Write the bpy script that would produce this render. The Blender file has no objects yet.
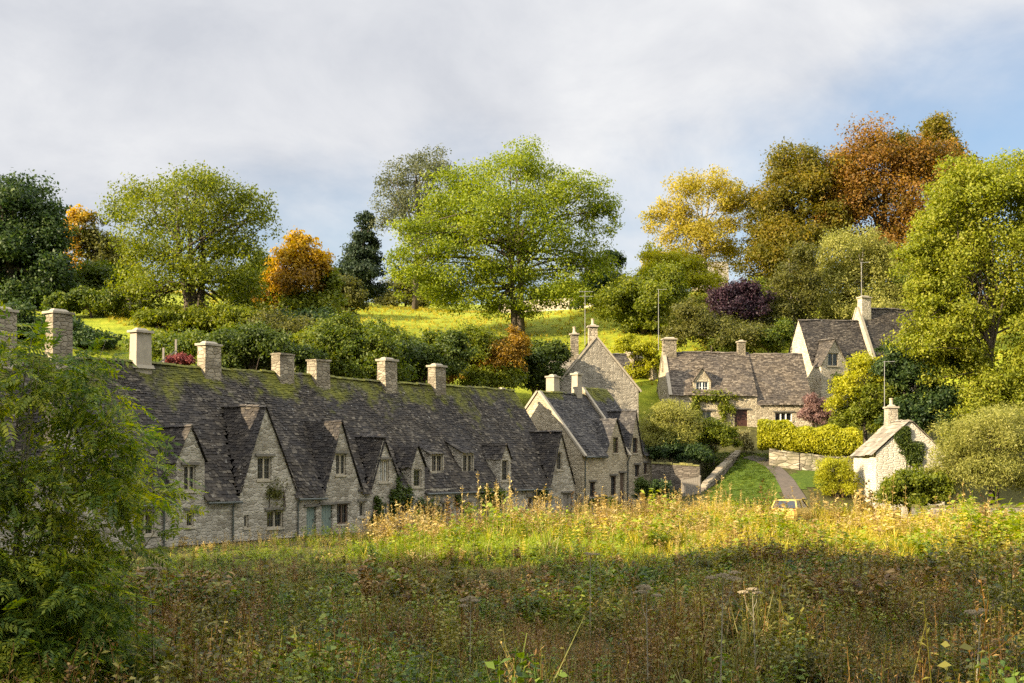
import bpy, math, random
import numpy as np
from mathutils import Vector, Matrix
from mathutils.geometry import tessellate_polygon

random.seed(11)
rng = np.random.default_rng(11)
scene = bpy.context.scene
COL = scene.collection
rad = math.radians

# ------------------------------------------------------------------ camera
F, CX, HY, EYE = 1250.0, 512.0, 455.0, 4.2
cam_d = bpy.data.cameras.new('camera')
cam = bpy.data.objects.new('camera', cam_d)
COL.objects.link(cam)
cam.location = (0, 0, EYE)
cam.rotation_euler = (rad(90), 0, 0)
cam_d.sensor_width = 36.0
cam_d.lens = F / 1024 * 36
cam_d.shift_y = (HY - 341.5) / 1024
cam_d.clip_end = 6000
cam_d.clip_start = 0.05
scene.camera = cam

# ------------------------------------------------------------------ sun, sky, exposure
SUN_EL, SUN_A = 22.0, 63.0          # elevation; angle from straight behind the camera towards the left
sdir = Vector((-math.sin(rad(SUN_A)) * math.cos(rad(SUN_EL)), -math.cos(rad(SUN_A)) * math.cos(rad(SUN_EL)), math.sin(rad(SUN_EL))))
sun_d = bpy.data.lights.new('sun', 'SUN')
sun_d.energy = 5.0
sun_d.angle = rad(0.5)
sun_d.color = (1.0, 0.84, 0.60)
sun = bpy.data.objects.new('sun', sun_d)
COL.objects.link(sun)
sun.rotation_euler = (-sdir).to_track_quat('-Z', 'Y').to_euler()
sun.location = (-60, -40, 60)

world = bpy.data.worlds.new('World')
scene.world = world
world.use_nodes = True

class NT:
    """small node-tree writer"""
    def __init__(s, tree): s.t = tree
    def n(s, typ, props=None, **ins):
        nd = s.t.nodes.new(typ)
        for k, v in (props or {}).items(): setattr(nd, k, v)
        for k, v in ins.items():
            key = int(k[1:]) if k[0] == '_' and k[1:].isdigit() else k.replace('_', ' ')
            s.set(nd, key, v)
        return nd
    def set(s, nd, key, v):
        sock = nd.inputs[key]
        if hasattr(v, 'is_output') or isinstance(v, bpy.types.NodeSocket): s.t.links.new(v, sock)
        elif isinstance(v, bpy.types.Node): s.t.links.new(v.outputs[0], sock)
        else: sock.default_value = v
    def link(s, a, b): s.t.links.new(a, b)
    def math(s, op, a, b=0.0, clamp=False):
        return s.n('ShaderNodeMath', {'operation': op, 'use_clamp': clamp}, _0=a, _1=b).outputs[0]
    def ramp(s, fac, stops, interp='LINEAR'):
        nd = s.n('ShaderNodeValToRGB', _0=fac)
        cr = nd.color_ramp; cr.interpolation = interp
        while len(cr.elements) < len(stops): cr.elements.new(0.5)
        for e, (p, c) in zip(cr.elements, stops):
            e.position = p
            e.color = (c[0], c[1], c[2], 1) if hasattr(c, '__len__') else (c, c, c, 1)
        return nd.outputs[0]
    def mix(s, fac, a, b, blend='MIX'):
        nd = s.n('ShaderNodeMix', {'data_type': 'RGBA', 'blend_type': blend})
        s.set(nd, 0, fac)
        for i, v in ((6, a), (7, b)):
            if isinstance(v, (tuple, list)): v = (v[0], v[1], v[2], 1)
            s.set(nd, i, v)
        return nd.outputs[2]
    def noise(s, vec, scale, detail=3, rough=0.55, dist=0.0, out=0):
        nd = s.n('ShaderNodeTexNoise', Scale=scale, Detail=detail, Roughness=rough, Distortion=dist)
        if vec is not None: s.link(vec, nd.inputs['Vector'])
        return nd.outputs[out]

w = NT(world.node_tree)
w.t.nodes.clear()
sky = w.n('ShaderNodeTexSky', {'sky_type': 'NISHITA'})
sky.sun_disc = False
sky.sun_elevation = rad(SUN_EL)
sky.sun_rotation = rad(180 + SUN_A)
sky.altitude = 100; sky.air_density = 1.0; sky.dust_density = 0.6; sky.ozone_density = 2.0
gen = w.n('ShaderNodeTexCoord').outputs['Generated']
# cloud deck: direction projected on a plane overhead, streaky and soft
sep = w.n('ShaderNodeSeparateXYZ', _0=gen)
den = w.math('ADD', w.math('MAXIMUM', sep.outputs[2], 0.0), 0.42)
px_ = w.math('DIVIDE', sep.outputs[0], den)
py_ = w.math('DIVIDE', sep.outputs[1], den)
cp = w.n('ShaderNodeCombineXYZ', _0=px_, _1=py_, _2=0.37).outputs[0]
cpr = w.n('ShaderNodeMapping', Vector=cp, Rotation=(0, 0, rad(-18)), Scale=(1.5, 1.5, 1)).outputs[0]
nA = w.noise(cpr, 0.85, 7, 0.52, 0.35)
nB = w.noise(cpr, 2.9, 8, 0.60, 0.35)
side = w.math('MULTIPLY', px_, -0.20)                    # the deck thickens towards the left of the view
up = w.math('MULTIPLY', sep.outputs[2], 1.15)
dens = w.math('ADD', w.math('ADD', nA, w.math('MULTIPLY', nB, 0.17)), w.math('ADD', side, up))
mask = w.ramp(dens, [(0.59, 0.12), (0.86, 0.97)], 'EASE')
shade = w.ramp(w.math('ADD', w.math('MULTIPLY', nB, 0.55), w.math('MULTIPLY', w.noise(cpr, 1.1, 5, 0.5, 0.3), 0.68)), [(0.44, (0.62, 0.64, 0.69)), (0.60, (0.76, 0.77, 0.80)), (0.76, (0.92, 0.92, 0.92))])
SKY_S, CLOUD_S = 0.052, 0.345
skyc = w.n('ShaderNodeVectorMath', {'operation': 'SCALE'}, _0=sky.outputs[0], Scale=SKY_S).outputs[0]
high = w.n('ShaderNodeMapRange', _0=sep.outputs[2], _1=0.36, _2=0.75, _3=1.0, _4=3.3).outputs[0]   # overhead cloud, out of view, brightened to lift the light in the shade
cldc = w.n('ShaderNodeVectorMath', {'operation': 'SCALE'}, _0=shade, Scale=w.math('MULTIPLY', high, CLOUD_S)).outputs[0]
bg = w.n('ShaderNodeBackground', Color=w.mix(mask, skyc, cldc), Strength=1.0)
wo = w.n('ShaderNodeOutputWorld')
w.link(bg.outputs[0], wo.inputs[0])

vs = scene.view_settings
vs.view_transform = 'Standard'; vs.look = 'None'; vs.exposure = 1.60; vs.gamma = 1.0; vs.use_curve_mapping = False
cy = scene.cycles
cy.max_bounces = 5; cy.diffuse_bounces = 2; cy.glossy_bounces = 2; cy.transmission_bounces = 4; cy.transparent_max_bounces = 4
cy.caustics_reflective = False; cy.caustics_refractive = False
cy.use_adaptive_sampling = True; cy.adaptive_threshold = 0.02
cy.use_denoising = False

# ------------------------------------------------------------------ object helpers
def tag(o, label=None, cat=None, group=None, kind=None):
    if label: o['label'] = label
    if cat: o['category'] = cat
    if group: o['group'] = group
    if kind: o['kind'] = kind
    return o

def empty(name, loc, rz=0.0, label=None, cat=None, group=None):
    o = bpy.data.objects.new(name, None)
    COL.objects.link(o)
    o.location = loc; o.rotation_euler = (0, 0, rz)
    o.empty_display_size = 0.3
    return tag(o, label, cat, group)

def np_mesh(name, V, quads=None, tris=None):
    """mesh from arrays; quads (n,4), tris (m,3)"""
    me = bpy.data.meshes.new(name)
    V = np.ascontiguousarray(V, dtype=np.float32)
    loops = []; starts = []; off = 0
    if quads is not None and len(quads):
        q = np.asarray(quads, dtype=np.int32); loops.append(q.ravel())
        starts.append(off + np.arange(len(q), dtype=np.int32) * 4); off += q.size
    if tris is not None and len(tris):
        t = np.asarray(tris, dtype=np.int32); loops.append(t.ravel())
        starts.append(off + np.arange(len(t), dtype=np.int32) * 3); off += t.size
    L = np.concatenate(loops); S = np.concatenate(starts)
    me.vertices.add(len(V)); me.vertices.foreach_set('co', V.ravel())
    me.loops.add(len(L)); me.loops.foreach_set('vertex_index', L)
    me.polygons.add(len(S)); me.polygons.foreach_set('loop_start', S)
    me.update(calc_edges=True)
    return me

def link(name, me, mat, parent=None):
    o = bpy.data.objects.new(name, me)
    COL.objects.link(o)
    for m in (mat if isinstance(mat, (list, tuple)) else [mat]): me.materials.append(m)
    if parent is not None: o.parent = parent
    return o

class MB:
    """collects faces; build() links them as ONE mesh object"""
    def __init__(s): s.v = []; s.f = []
    def face(s, *pts):
        n = len(s.v); s.v += [tuple(p) for p in pts]; s.f.append(tuple(range(n, n + len(pts))))
    def hexa(s, b, t):
        """eight corners: bottom ring b, top ring t"""
        n = len(s.v); s.v += [tuple(p) for p in b] + [tuple(p) for p in t]
        s.f += [(n+3, n+2, n+1, n), (n+4, n+5, n+6, n+7)]
        for i in range(4):
            j = (i + 1) % 4
            s.f.append((n+i, n+j, n+4+j, n+4+i))
    def box(s, x0, y0, z0, x1, y1, z1, taper=0.0, jit=0.0):
        J = lambda: random.uniform(-jit, jit)
        b = [(x0+J(), y0+J(), z0), (x1+J(), y0+J(), z0), (x1+J(), y1+J(), z0), (x0+J(), y1+J(), z0)]
        t = [(x0+taper+J(), y0+taper+J(), z1+J()), (x1-taper+J(), y0+taper+J(), z1+J()), (x1-taper+J(), y1-taper+J(), z1+J()), (x0+taper+J(), y1-taper+J(), z1+J())]
        s.hexa(b, t)
    def obox(s, c, ax, ay, az):
        """box from centre and three half-axis vectors"""
        c, ax, ay, az = map(Vector, (c, ax, ay, az))
        b = [c-ax-ay-az, c+ax-ay-az, c+ax+ay-az, c-ax+ay-az]
        s.hexa(b, [p + 2 * az for p in b])
    def tube(s, pts, radii, n=6, cap=True):
        pts = [Vector(p) for p in pts]
        rings = []
        for i, p in enumerate(pts):
            d = (pts[min(i+1, len(pts)-1)] - pts[max(i-1, 0)])
            if d.length < 1e-6: d = Vector((0, 0, 1))
            d.normalize()
            a = d.cross(Vector((0.13, 0.97, 0.2)))
            if a.length < 0.1: a = d.cross(Vector((1, 0, 0)))
            a.normalize(); b = d.cross(a)
            r = radii[i] if hasattr(radii, '__len__') else radii
            k = len(s.v)
            s.v += [tuple(p + (a * math.cos(6.28319 * q / n) + b * math.sin(6.28319 * q / n)) * r) for q in range(n)]
            rings.append(k)
        for k0, k1 in zip(rings, rings[1:]):
            for q in range(n):
                s.f.append((k0+q, k0+(q+1) % n, k1+(q+1) % n, k1+q))
        if cap:
            s.f.append(tuple(rings[-1] + q for q in range(n)))
            s.f.append(tuple(rings[0] + n - 1 - q for q in range(n)))
    def mesh(s, name):
        me = bpy.data.meshes.new(name)
        me.from_pydata(s.v, [], s.f); me.update()
        return me
    def build(s, name, mat, parent=None, smooth=False):
        me = s.mesh(name)
        if smooth: me.polygons.foreach_set('use_smooth', [True] * len(me.polygons))
        return link(name, me, mat, parent)

# ------------------------------------------------------------------ materials
def newmat(name):
    m = bpy.data.materials.new(name); m.use_nodes = True
    t = NT(m.node_tree); t.t.nodes.clear()
    out = t.n('ShaderNodeOutputMaterial')
    return m, t, out

def plain(name, col, rough=0.7, metal=0.0, spec=0.4, var=0.12, scale=6.0, bump=0.0):
    m, t, out = newmat(name)
    oc = t.n('ShaderNodeTexCoord').outputs['Object']
    nz = t.noise(oc, scale, 4, 0.6)
    c = t.mix(nz, tuple(max(0, x * (1 - 2 * var)) for x in col), tuple(x * (1 + 2 * var) for x in col))
    b = t.n('ShaderNodeBsdfPrincipled', Base_Color=c, Roughness=rough, Metallic=metal)
    b.inputs['Specular IOR Level'].default_value = spec
    if bump: t.link(t.n('ShaderNodeBump', Strength=bump, Distance=0.03, Height=nz).outputs[0], b.inputs['Normal'])
    t.link(b.outputs[0], out.inputs[0])
    return m

def stone_mat(name, ca, cb, mortar, sx=3.0, sz=6.5, stain=(0.12, 0.11, 0.085), stain_amt=0.5, lichen=0.25):
    """coursed rubble: stretched Voronoi stones, mortar lines, weather stains"""
    m, t, out = newmat(name)
    oc = t.n('ShaderNodeTexCoord').outputs['Object']
    sp = t.n('ShaderNodeSeparateXYZ', _0=oc)
    h = t.math('ADD', sp.outputs[0], sp.outputs[1])
    v = t.n('ShaderNodeCombineXYZ', _0=t.math('MULTIPLY', h, sx), _1=t.math('MULTIPLY', sp.outputs[2], sz), _2=0.0).outputs[0]
    wob = t.noise(oc, 2.2, 2, 0.5, 0, 1)
    v = t.n('ShaderNodeVectorMath', {'operation': 'ADD'}, _0=v, _1=t.n('ShaderNodeVectorMath', {'operation': 'SCALE'}, _0=wob, Scale=0.55).outputs[0]).outputs[0]
    vo = t.n('ShaderNodeTexVoronoi', {'feature': 'F1', 'voronoi_dimensions': '2D'}, Vector=v, Scale=1.0, Randomness=0.85)
    ve = t.n('ShaderNodeTexVoronoi', {'feature': 'DISTANCE_TO_EDGE', 'voronoi_dimensions': '2D'}, Vector=v, Scale=1.0, Randomness=0.85)
    rnd = t.n('ShaderNodeSeparateColor', _0=vo.outputs['Color'])
    mid = tuple((a + b) / 2 for a, b in zip(ca, cb))
    c = t.ramp(rnd.outputs[0], [(0.0, ca), (0.5, mid), (1.0, cb)])
    fine = t.noise(oc, 14, 4, 0.65)
    c = t.mix(0.5, c, t.ramp(fine, [(0.25, 0.30), (0.75, 0.75)]), 'OVERLAY')
    joint = t.ramp(ve.outputs[0], [(0.015, 1.0), (0.10, 0.0)])
    c = t.mix(t.math('MULTIPLY', joint, 0.8), c, mortar)
    big = t.ramp(t.noise(oc, 0.55, 5, 0.6, 0.4), [(0.42, 0.0), (0.68, 1.0)])
    c = t.mix(t.math('MULTIPLY', big, stain_amt), c, stain)
    li = t.ramp(t.noise(oc, 3.5, 5, 0.65), [(0.58, 0.0), (0.70, 1.0)])
    c = t.mix(t.math('MULTIPLY', li, lichen), c, (0.55, 0.52, 0.43))
    oi = t.n('ShaderNodeObjectInfo').outputs['Random']
    c = t.n('ShaderNodeHueSaturation', Value=t.n('ShaderNodeMapRange', _0=oi, _3=0.78, _4=1.12).outputs[0], Color=c).outputs[0]
    hgt = t.math('ADD', t.math('MULTIPLY', t.ramp(ve.outputs[0], [(0.0, 0.0), (0.16, 1.0)]), 0.7), t.math('MULTIPLY', fine, 0.5))
    bp = t.n('ShaderNodeBump', Strength=0.9, Distance=0.05, Height=hgt)
    b = t.n('ShaderNodeBsdfPrincipled', Base_Color=c, Roughness=0.92, Normal=bp.outputs[0])
    b.inputs['Specular IOR Level'].default_value = 0.15
    t.link(b.outputs[0], out.inputs[0])
    return m

def slate_mat(name, stops, moss_z=None, moss_w=2.0, lichen=0.5):
    """stone slates: tone per slate, lichen spots, moss that has grown below the ridge"""
    m, t, out = newmat(name)
    oc = t.n('ShaderNodeTexCoord').outputs['Object']
    rpi = t.n('ShaderNodeNewGeometry').outputs['Random Per Island']
    c = t.ramp(rpi, stops)
    fine = t.noise(oc, 9, 5, 0.7)
    c = t.mix(0.45, c, t.ramp(fine, [(0.2, 0.22), (0.8, 0.8)]), 'OVERLAY')
    blot = t.ramp(t.noise(oc, 0.5, 4, 0.6, 0.5), [(0.40, 0.0), (0.65, 1.0)])
    c = t.mix(t.math('MULTIPLY', blot, 0.45), c, (0.030, 0.029, 0.031))
    spots = t.ramp(t.noise(oc, 6.5, 4, 0.6), [(0.63, 0.0), (0.70, 1.0)])
    patch = t.ramp(t.noise(oc, 0.8, 3, 0.5), [(0.40, 0.0), (0.62, 1.0)])
    c = t.mix(t.math('MULTIPLY', t.math('MULTIPLY', spots, patch), lichen), c, (0.42, 0.40, 0.34))
    if moss_z is not None:
        z = t.n('ShaderNodeSeparateXYZ', _0=oc).outputs[2]
        nz = t.math('ADD', t.math('MULTIPLY', t.math('SUBTRACT', t.noise(oc, 0.45, 5, 0.65), 0.5), 7.0), t.math('MULTIPLY', t.math('SUBTRACT', t.noise(oc, 4.0, 3, 0.6), 0.5), 1.2))
        zz = t.math('DIVIDE', t.math('SUBTRACT', t.math('ADD', z, t.math('MULTIPLY', nz, moss_w * 0.55)), moss_z - moss_w), moss_w)
        mk = t.ramp(zz, [(0.50, 0.0), (1.0, 1.0)])
        mc = t.ramp(t.noise(oc, 2.2, 4, 0.6), [(0.3, (0.045, 0.050, 0.008)), (0.7, (0.17, 0.165, 0.014))])
        c = t.mix(t.math('MULTIPLY', mk, 0.9), c, mc)
    bp = t.n('ShaderNodeBump', Strength=0.6, Distance=0.03, Height=fine)
    b = t.n('ShaderNodeBsdfPrincipled', Base_Color=c, Roughness=0.85, Normal=bp.outputs[0])
    b.inputs['Specular IOR Level'].default_value = 0.25
    t.link(b.outputs[0], out.inputs[0])
    return m

def leaf_mat(name, cols, trans=0.32, clump=0.35, nscale=0.35, pos=None):
    """leaf colours vary leaf by leaf and bough by bough"""
    m, t, out = newmat(name)
    rpi = t.n('ShaderNodeNewGeometry').outputs['Random Per Island']
    oc = t.n('ShaderNodeTexCoord').outputs['Object']
    nz = t.noise(oc, nscale, 3, 0.6)
    nz = t.ramp(nz, [(0.3, 0.0), (0.7, 1.0)])
    f = t.math('ADD', t.math('MULTIPLY', rpi, 1 - clump), t.math('MULTIPLY', nz, clump))
    n = len(cols)
    pos = pos or [0.12 + 0.76 * i / max(1, n - 1) for i in range(n)]
    c = t.ramp(f, list(zip(pos, cols)))
    b = t.n('ShaderNodeBsdfPrincipled', Base_Color=c, Roughness=0.55)
    b.inputs['Specular IOR Level'].default_value = 0.25
    hs = t.n('ShaderNodeHueSaturation', Saturation=1.1, Value=1.6, Color=c)
    tr = t.n('ShaderNodeBsdfTranslucent', Color=hs.outputs[0])
    mx = t.n('ShaderNodeMixShader', _0=trans, _1=b.outputs[0], _2=tr.outputs[0])
    t.link(mx.outputs[0], out.inputs[0])
    return m

M = {}
M['stone_grey'] = stone_mat('stone_grey', (0.25, 0.215, 0.155), (0.56, 0.50, 0.39), (0.46, 0.42, 0.33), 3.0, 6.5, (0.17, 0.145, 0.10), 0.5, 0.5)
M['stone_warm'] = stone_mat('stone_warm', (0.30, 0.245, 0.155), (0.52, 0.44, 0.30), (0.42, 0.36, 0.25), 2.6, 6.5, (0.20, 0.165, 0.11), 0.4, 0.2)
M['stone_gable'] = stone_mat('stone_gable', (0.20, 0.175, 0.13), (0.40, 0.355, 0.27), (0.35, 0.31, 0.24), 2.8, 7.5, (0.14, 0.12, 0.09), 0.4, 0.3)
M['stone_pale'] = stone_mat('stone_pale', (0.34, 0.29, 0.205), (0.54, 0.47, 0.35), (0.42, 0.37, 0.28), 2.8, 6.5, (0.27, 0.225, 0.15), 0.45, 0.3)
M['stone_chimney'] = stone_mat('stone_chimney', (0.20, 0.165, 0.11), (0.42, 0.355, 0.25), (0.15, 0.125, 0.085), 2.6, 5.5, (0.12, 0.10, 0.07), 0.6, 0.25)
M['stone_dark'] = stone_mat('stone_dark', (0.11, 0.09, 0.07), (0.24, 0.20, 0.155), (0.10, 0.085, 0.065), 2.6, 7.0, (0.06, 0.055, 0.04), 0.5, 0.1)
M['limewash'] = stone_mat('limewash', (0.52, 0.465, 0.36), (0.66, 0.60, 0.48), (0.58, 0.53, 0.42), 2.8, 6.5, (0.42, 0.37, 0.27), 0.35, 0.3)
M['stone_dry'] = stone_mat('stone_dry', (0.10, 0.085, 0.06), (0.40, 0.34, 0.24), (0.05, 0.042, 0.03), 3.0, 3.8, (0.07, 0.07, 0.03), 0.7, 0.3)
M['ashlar'] = plain('ashlar', (0.31, 0.265, 0.19), 0.85, var=0.2, scale=3.5, bump=0.3)
M['dressed'] = plain('dressed', (0.36, 0.31, 0.22), 0.85, var=0.25, scale=3.5, bump=0.3)
M['mould'] = plain('mould', (0.13, 0.115, 0.09), 0.85, var=0.3, scale=5, bump=0.3)
M['oak'] = plain('oak', (0.10, 0.065, 0.04), 0.7, var=0.3, scale=5)
M['grey_wood'] = plain('grey_wood', (0.22, 0.19, 0.15), 0.8, var=0.25, scale=7)
M['green_paint'] = plain('green_paint', (0.15, 0.19, 0.155), 0.5, var=0.15)
M['red_door'] = plain('red_door', (0.055, 0.022, 0.014), 0.5, var=0.2)
M['white_paint'] = plain('white_paint', (0.72, 0.70, 0.64), 0.5, var=0.06)
M['frame_dark'] = plain('frame_dark', (0.09, 0.085, 0.07), 0.6, var=0.2)
M['lead'] = plain('lead', (0.065, 0.072, 0.06), 0.5, var=0.2)
M['clay'] = plain('clay', (0.42, 0.33, 0.22), 0.8, var=0.2)
M['steel'] = plain('steel', (0.55, 0.55, 0.53), 0.35, 0.8, var=0.1)
M['glass'] = plain('glass', (0.014, 0.016, 0.018), 0.06, 0.0, 0.9, var=0.3, scale=3)
M['painted_reflection'] = plain('painted_reflection', (0.55, 0.53, 0.46), 0.35, 0.0, 0.6, var=0.2, scale=8)  # pale pane colour painted in for the sky reflected in the glass
M['slate_row'] = slate_mat('slate_row', [(0.0, (0.021, 0.017, 0.013)), (0.45, (0.042, 0.034, 0.025)), (0.85, (0.070, 0.057, 0.040)), (1.0, (0.14, 0.118, 0.085))], 8.6, 3.0, 0.9)
M['slate_gable'] = slate_mat('slate_gable', [(0.0, (0.022, 0.018, 0.015)), (0.5, (0.044, 0.036, 0.028)), (0.9, (0.070, 0.058, 0.043)), (1.0, (0.13, 0.11, 0.082))], None, 1, 0.5)
M['slate_mid'] = slate_mat('slate_mid', [(0.0, (0.032, 0.029, 0.027)), (0.5, (0.058, 0.052, 0.046)), (1.0, (0.12, 0.107, 0.088))], 8.9, 0.9, 0.9)
M['slate_far'] = slate_mat('slate_far', [(0.0, (0.06, 0.047, 0.033)), (0.5, (0.105, 0.082, 0.058)), (1.0, (0.20, 0.162, 0.115))], None, 1, 0.75)
M['slate_brown'] = slate_mat('slate_brown', [(0.0, (0.035, 0.029, 0.023)), (0.5, (0.066, 0.054, 0.041)), (1.0, (0.14, 0.117, 0.088))], None, 1, 0.8)
M['slate_pale'] = slate_mat('slate_pale', [(0.0, (0.17, 0.145, 0.105)), (0.5, (0.25, 0.215, 0.16)), (1.0, (0.34, 0.30, 0.22))], None, 1, 0.4)
M['bark'] = plain('bark', (0.085, 0.065, 0.045), 0.9, var=0.35, scale=4, bump=0.6)
M['bark_pale'] = plain('bark_pale', (0.26, 0.23, 0.17), 0.85, var=0.3, scale=4, bump=0.4)
M['twig'] = plain('twig', (0.22, 0.19, 0.12), 0.8, var=0.25, scale=6)
# ------------------------------------------------------------------ the lie of the land
def ray(px, py, Y):
    return ((px - CX) / F * Y, Y, EYE + (HY - py) / F * Y)

RO = Vector((-13.8, 60.0, 0.0)); RANG = math.atan2(0.825, 0.565)
RE = Vector((math.cos(RANG), math.sin(RANG), 0)); RW = Vector((-math.sin(RANG), math.cos(RANG), 0))
def row_xy(t, u):
    p = RO + RE * t + RW * u
    return p.x, p.y

CTRL = [(0, 0, 2.35), (-7, 4, 2.3), (7, 4, 2.3), (0, -20, 2.9), (-40, -20, 2.6), (40, -20, 2.6), (0, 11, 1.05), (-9, 11, 1.0), (9, 11, 1.05),
        (0, 20, .5), (-20, 18, .6), (20, 20, .5), (0, 30, .18), (-16, 30, .25), (16, 30, .2), (0, 45, 0), (-24, 40, .1), (22, 45, 0), (50, 40, .3), (-60, 30, .8),
        (8, 58, 0), (20, 62, 0), (-10, 52, 0), (32, 70, .2), (45, 60, .4), (12, 72, 0.0), (60, 80, 2.0), (100, 60, 4), (-110, 40, 3), (-90, 0, 2.5), (90, 0, 2.5)]
for t in (-16, -4, 8, 20, 32): CTRL += [(*row_xy(t, -3), 0), (*row_xy(t, 0), 0), (*row_xy(t, 4), 0.05), (*row_xy(t, 9), 0.6), (*row_xy(t, 14), 2.6)]
for t in (38, 44): CTRL += [(*row_xy(t, -2), 0.1), (*row_xy(t, 0), .2), (*row_xy(t, 4), 0.5)]
for a in [(520, 337, 128), (450, 337, 128), (600, 345, 125), (400, 345, 122), (545, 313, 158), (450, 312, 158), (620, 312, 160), (130, 331, 100), (130, 306, 122),
          (60, 330, 100), (250, 338, 106), (320, 345, 110), (600, 428, 106), (560, 425, 104), (660, 428, 108), (740, 428, 108), (800, 429, 109), (822, 416, 112), (868, 412, 113),
          (876, 511, 85), (945, 509, 85), (755, 499, 88), (722, 502, 87), (800, 487, 90), (745, 456, 100), (790, 476, 93), (715, 478, 94), (830, 469, 97), (775, 466, 97),
          (1000, 505, 88), (985, 455, 99), (1050, 480, 96), (658, 492, 92), (690, 495, 91), (665, 459, 99), (700, 457, 100), (735, 335, 125), (800, 305, 140), (645, 342, 123),
          (940, 340, 124), (880, 300, 142), (1010, 350, 120), (700, 290, 150), (1040, 300, 150), (20, 300, 122), (200, 300, 140), (340, 306, 145)]:
    CTRL.append(ray(*a))
CTRL += [(-100, 120, 24), (-60, 150, 25), (0, 190, 27), (60, 190, 28), (100, 150, 26), (150, 220, 32), (-150, 220, 30), (0, 250, 31), (90, 110, 15), (-160, 120, 24), (160, 120, 22)]
C_ = np.array(CTRL, float)
def _tps(r2): return np.where(r2 > 1e-9, r2 * np.log(np.maximum(r2, 1e-9)) * 0.5, 0.0)
n_ = len(C_); S_ = 50.0
P_ = C_[:, :2] / S_
d2 = ((P_[:, None, :] - P_[None, :, :]) ** 2).sum(-1)
K_ = _tps(d2) + np.eye(n_) * 0.002
A_ = np.zeros((n_ + 3, n_ + 3)); A_[:n_, :n_] = K_; A_[:n_, n_] = 1; A_[:n_, n_ + 1:] = P_; A_[n_, :n_] = 1; A_[n_ + 1:, :n_] = P_.T
W_ = np.linalg.solve(A_, np.concatenate([C_[:, 2], np.zeros(3)]))
def tps_z(x, y):
    x = np.clip(np.asarray(x, float), -160, 160) / S_; y = np.clip(np.asarray(y, float), -20, 250) / S_
    sh = x.shape; q = np.stack([x.ravel(), y.ravel()], 1)
    z = np.zeros(len(q))
    for i in range(0, len(q), 20000):
        qq = q[i:i + 20000]
        z[i:i + 20000] = _tps(((qq[:, None, :] - P_[None]) ** 2).sum(-1)) @ W_[:n_] + W_[n_] + qq @ W_[n_ + 1:]
    return np.clip(z, -0.4, 34).reshape(sh)

gx = np.concatenate([[-3000, -1200, -500, -300], np.arange(-200, -60, 5), np.arange(-60, 60, 0.8), np.arange(60, 201, 5), [300, 500, 1200, 3000]])
gy = np.concatenate([[-3000, -1000, -300, -120], np.arange(-60, 8, 4), np.arange(8, 134, 0.8), np.arange(134, 260, 4), [300, 500, 1000, 3000]])
GXX, GYY = np.meshgrid(gx, gy)
GZ = tps_z(GXX, GYY)
_k = (np.abs(GXX) < 60) & (GYY > 8) & (GYY < 134)
GZ = GZ + _k * (0.05 * np.sin(GXX * 0.9 + 1.3) * np.cos(GYY * 0.7) + 0.03 * np.sin(GXX * 2.3 + GYY * 1.9))
def ground(x, y):
    """height of the ground sheet itself"""
    x = np.asarray(x, float); y = np.asarray(y, float)
    i = np.clip(np.searchsorted(gx, x) - 1, 0, len(gx) - 2); j = np.clip(np.searchsorted(gy, y) - 1, 0, len(gy) - 2)
    fx = np.clip((x - gx[i]) / (gx[i + 1] - gx[i]), 0, 1); fy = np.clip((y - gy[j]) / (gy[j + 1] - gy[j]), 0, 1)
    return (GZ[j, i] * (1 - fx) * (1 - fy) + GZ[j, i + 1] * fx * (1 - fy) + GZ[j + 1, i] * (1 - fx) * fy + GZ[j + 1, i + 1] * fx * fy)
def gz(x, y): return float(ground(x, y))

nx_, ny_ = len(gx), len(gy)
idx = np.arange(nx_ * ny_).reshape(ny_, nx_)
quads = np.stack([idx[:-1, :-1], idx[:-1, 1:], idx[1:, 1:], idx[1:, :-1]], -1).reshape(-1, 4)
gme = np_mesh('ground', np.stack([GXX.ravel(), GYY.ravel(), GZ.ravel()], 1), quads)
gme.polygons.foreach_set('use_smooth', [True] * len(gme.polygons))

m, t, out = newmat('ground')
pos = t.n('ShaderNodeTexCoord').outputs['Object']
sp = t.n('ShaderNodeSeparateXYZ', _0=pos)
n1 = t.noise(pos, 0.16, 5, 0.6); n2 = t.noise(pos, 2.5, 5, 0.65); n3 = t.noise(pos, 0.9, 4, 0.6)
pasture = t.ramp(n3, [(0.30, (0.14, 0.17, 0.014)), (0.52, (0.22, 0.245, 0.018)), (0.72, (0.31, 0.30, 0.03))])
pasture = t.mix(0.4, pasture, t.ramp(n2, [(0.25, 0.25), (0.75, 0.75)]), 'OVERLAY')
rough_ = t.ramp(n2, [(0.3, (0.035, 0.032, 0.012)), (0.6, (0.075, 0.07, 0.02)), (0.8, (0.13, 0.11, 0.04))])
hi = t.ramp(t.math('ADD', sp.outputs[2], t.math('MULTIPLY', t.math('SUBTRACT', n1, 0.5), 4.0)), [(0.0, 0.0), (1.0, 1.0)])
hi = t.n('ShaderNodeMapRange', _0=t.math('ADD', sp.outputs[2], t.math('MULTIPLY', t.math('SUBTRACT', n1, 0.5), 3.0)), _1=6.0, _2=9.5, _3=0.0, _4=1.0).outputs[0]
c = t.mix(hi, rough_, pasture)
b = t.n('ShaderNodeBsdfPrincipled', Base_Color=c, Roughness=0.95, Normal=t.n('ShaderNodeBump', Strength=0.8, Distance=0.15, Height=n2).outputs[0])
b.inputs['Specular IOR Level'].default_value = 0.1
t.link(b.outputs[0], out.inputs[0])
M['ground'] = m
tag(link('ground', gme, m), kind='structure')

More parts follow.
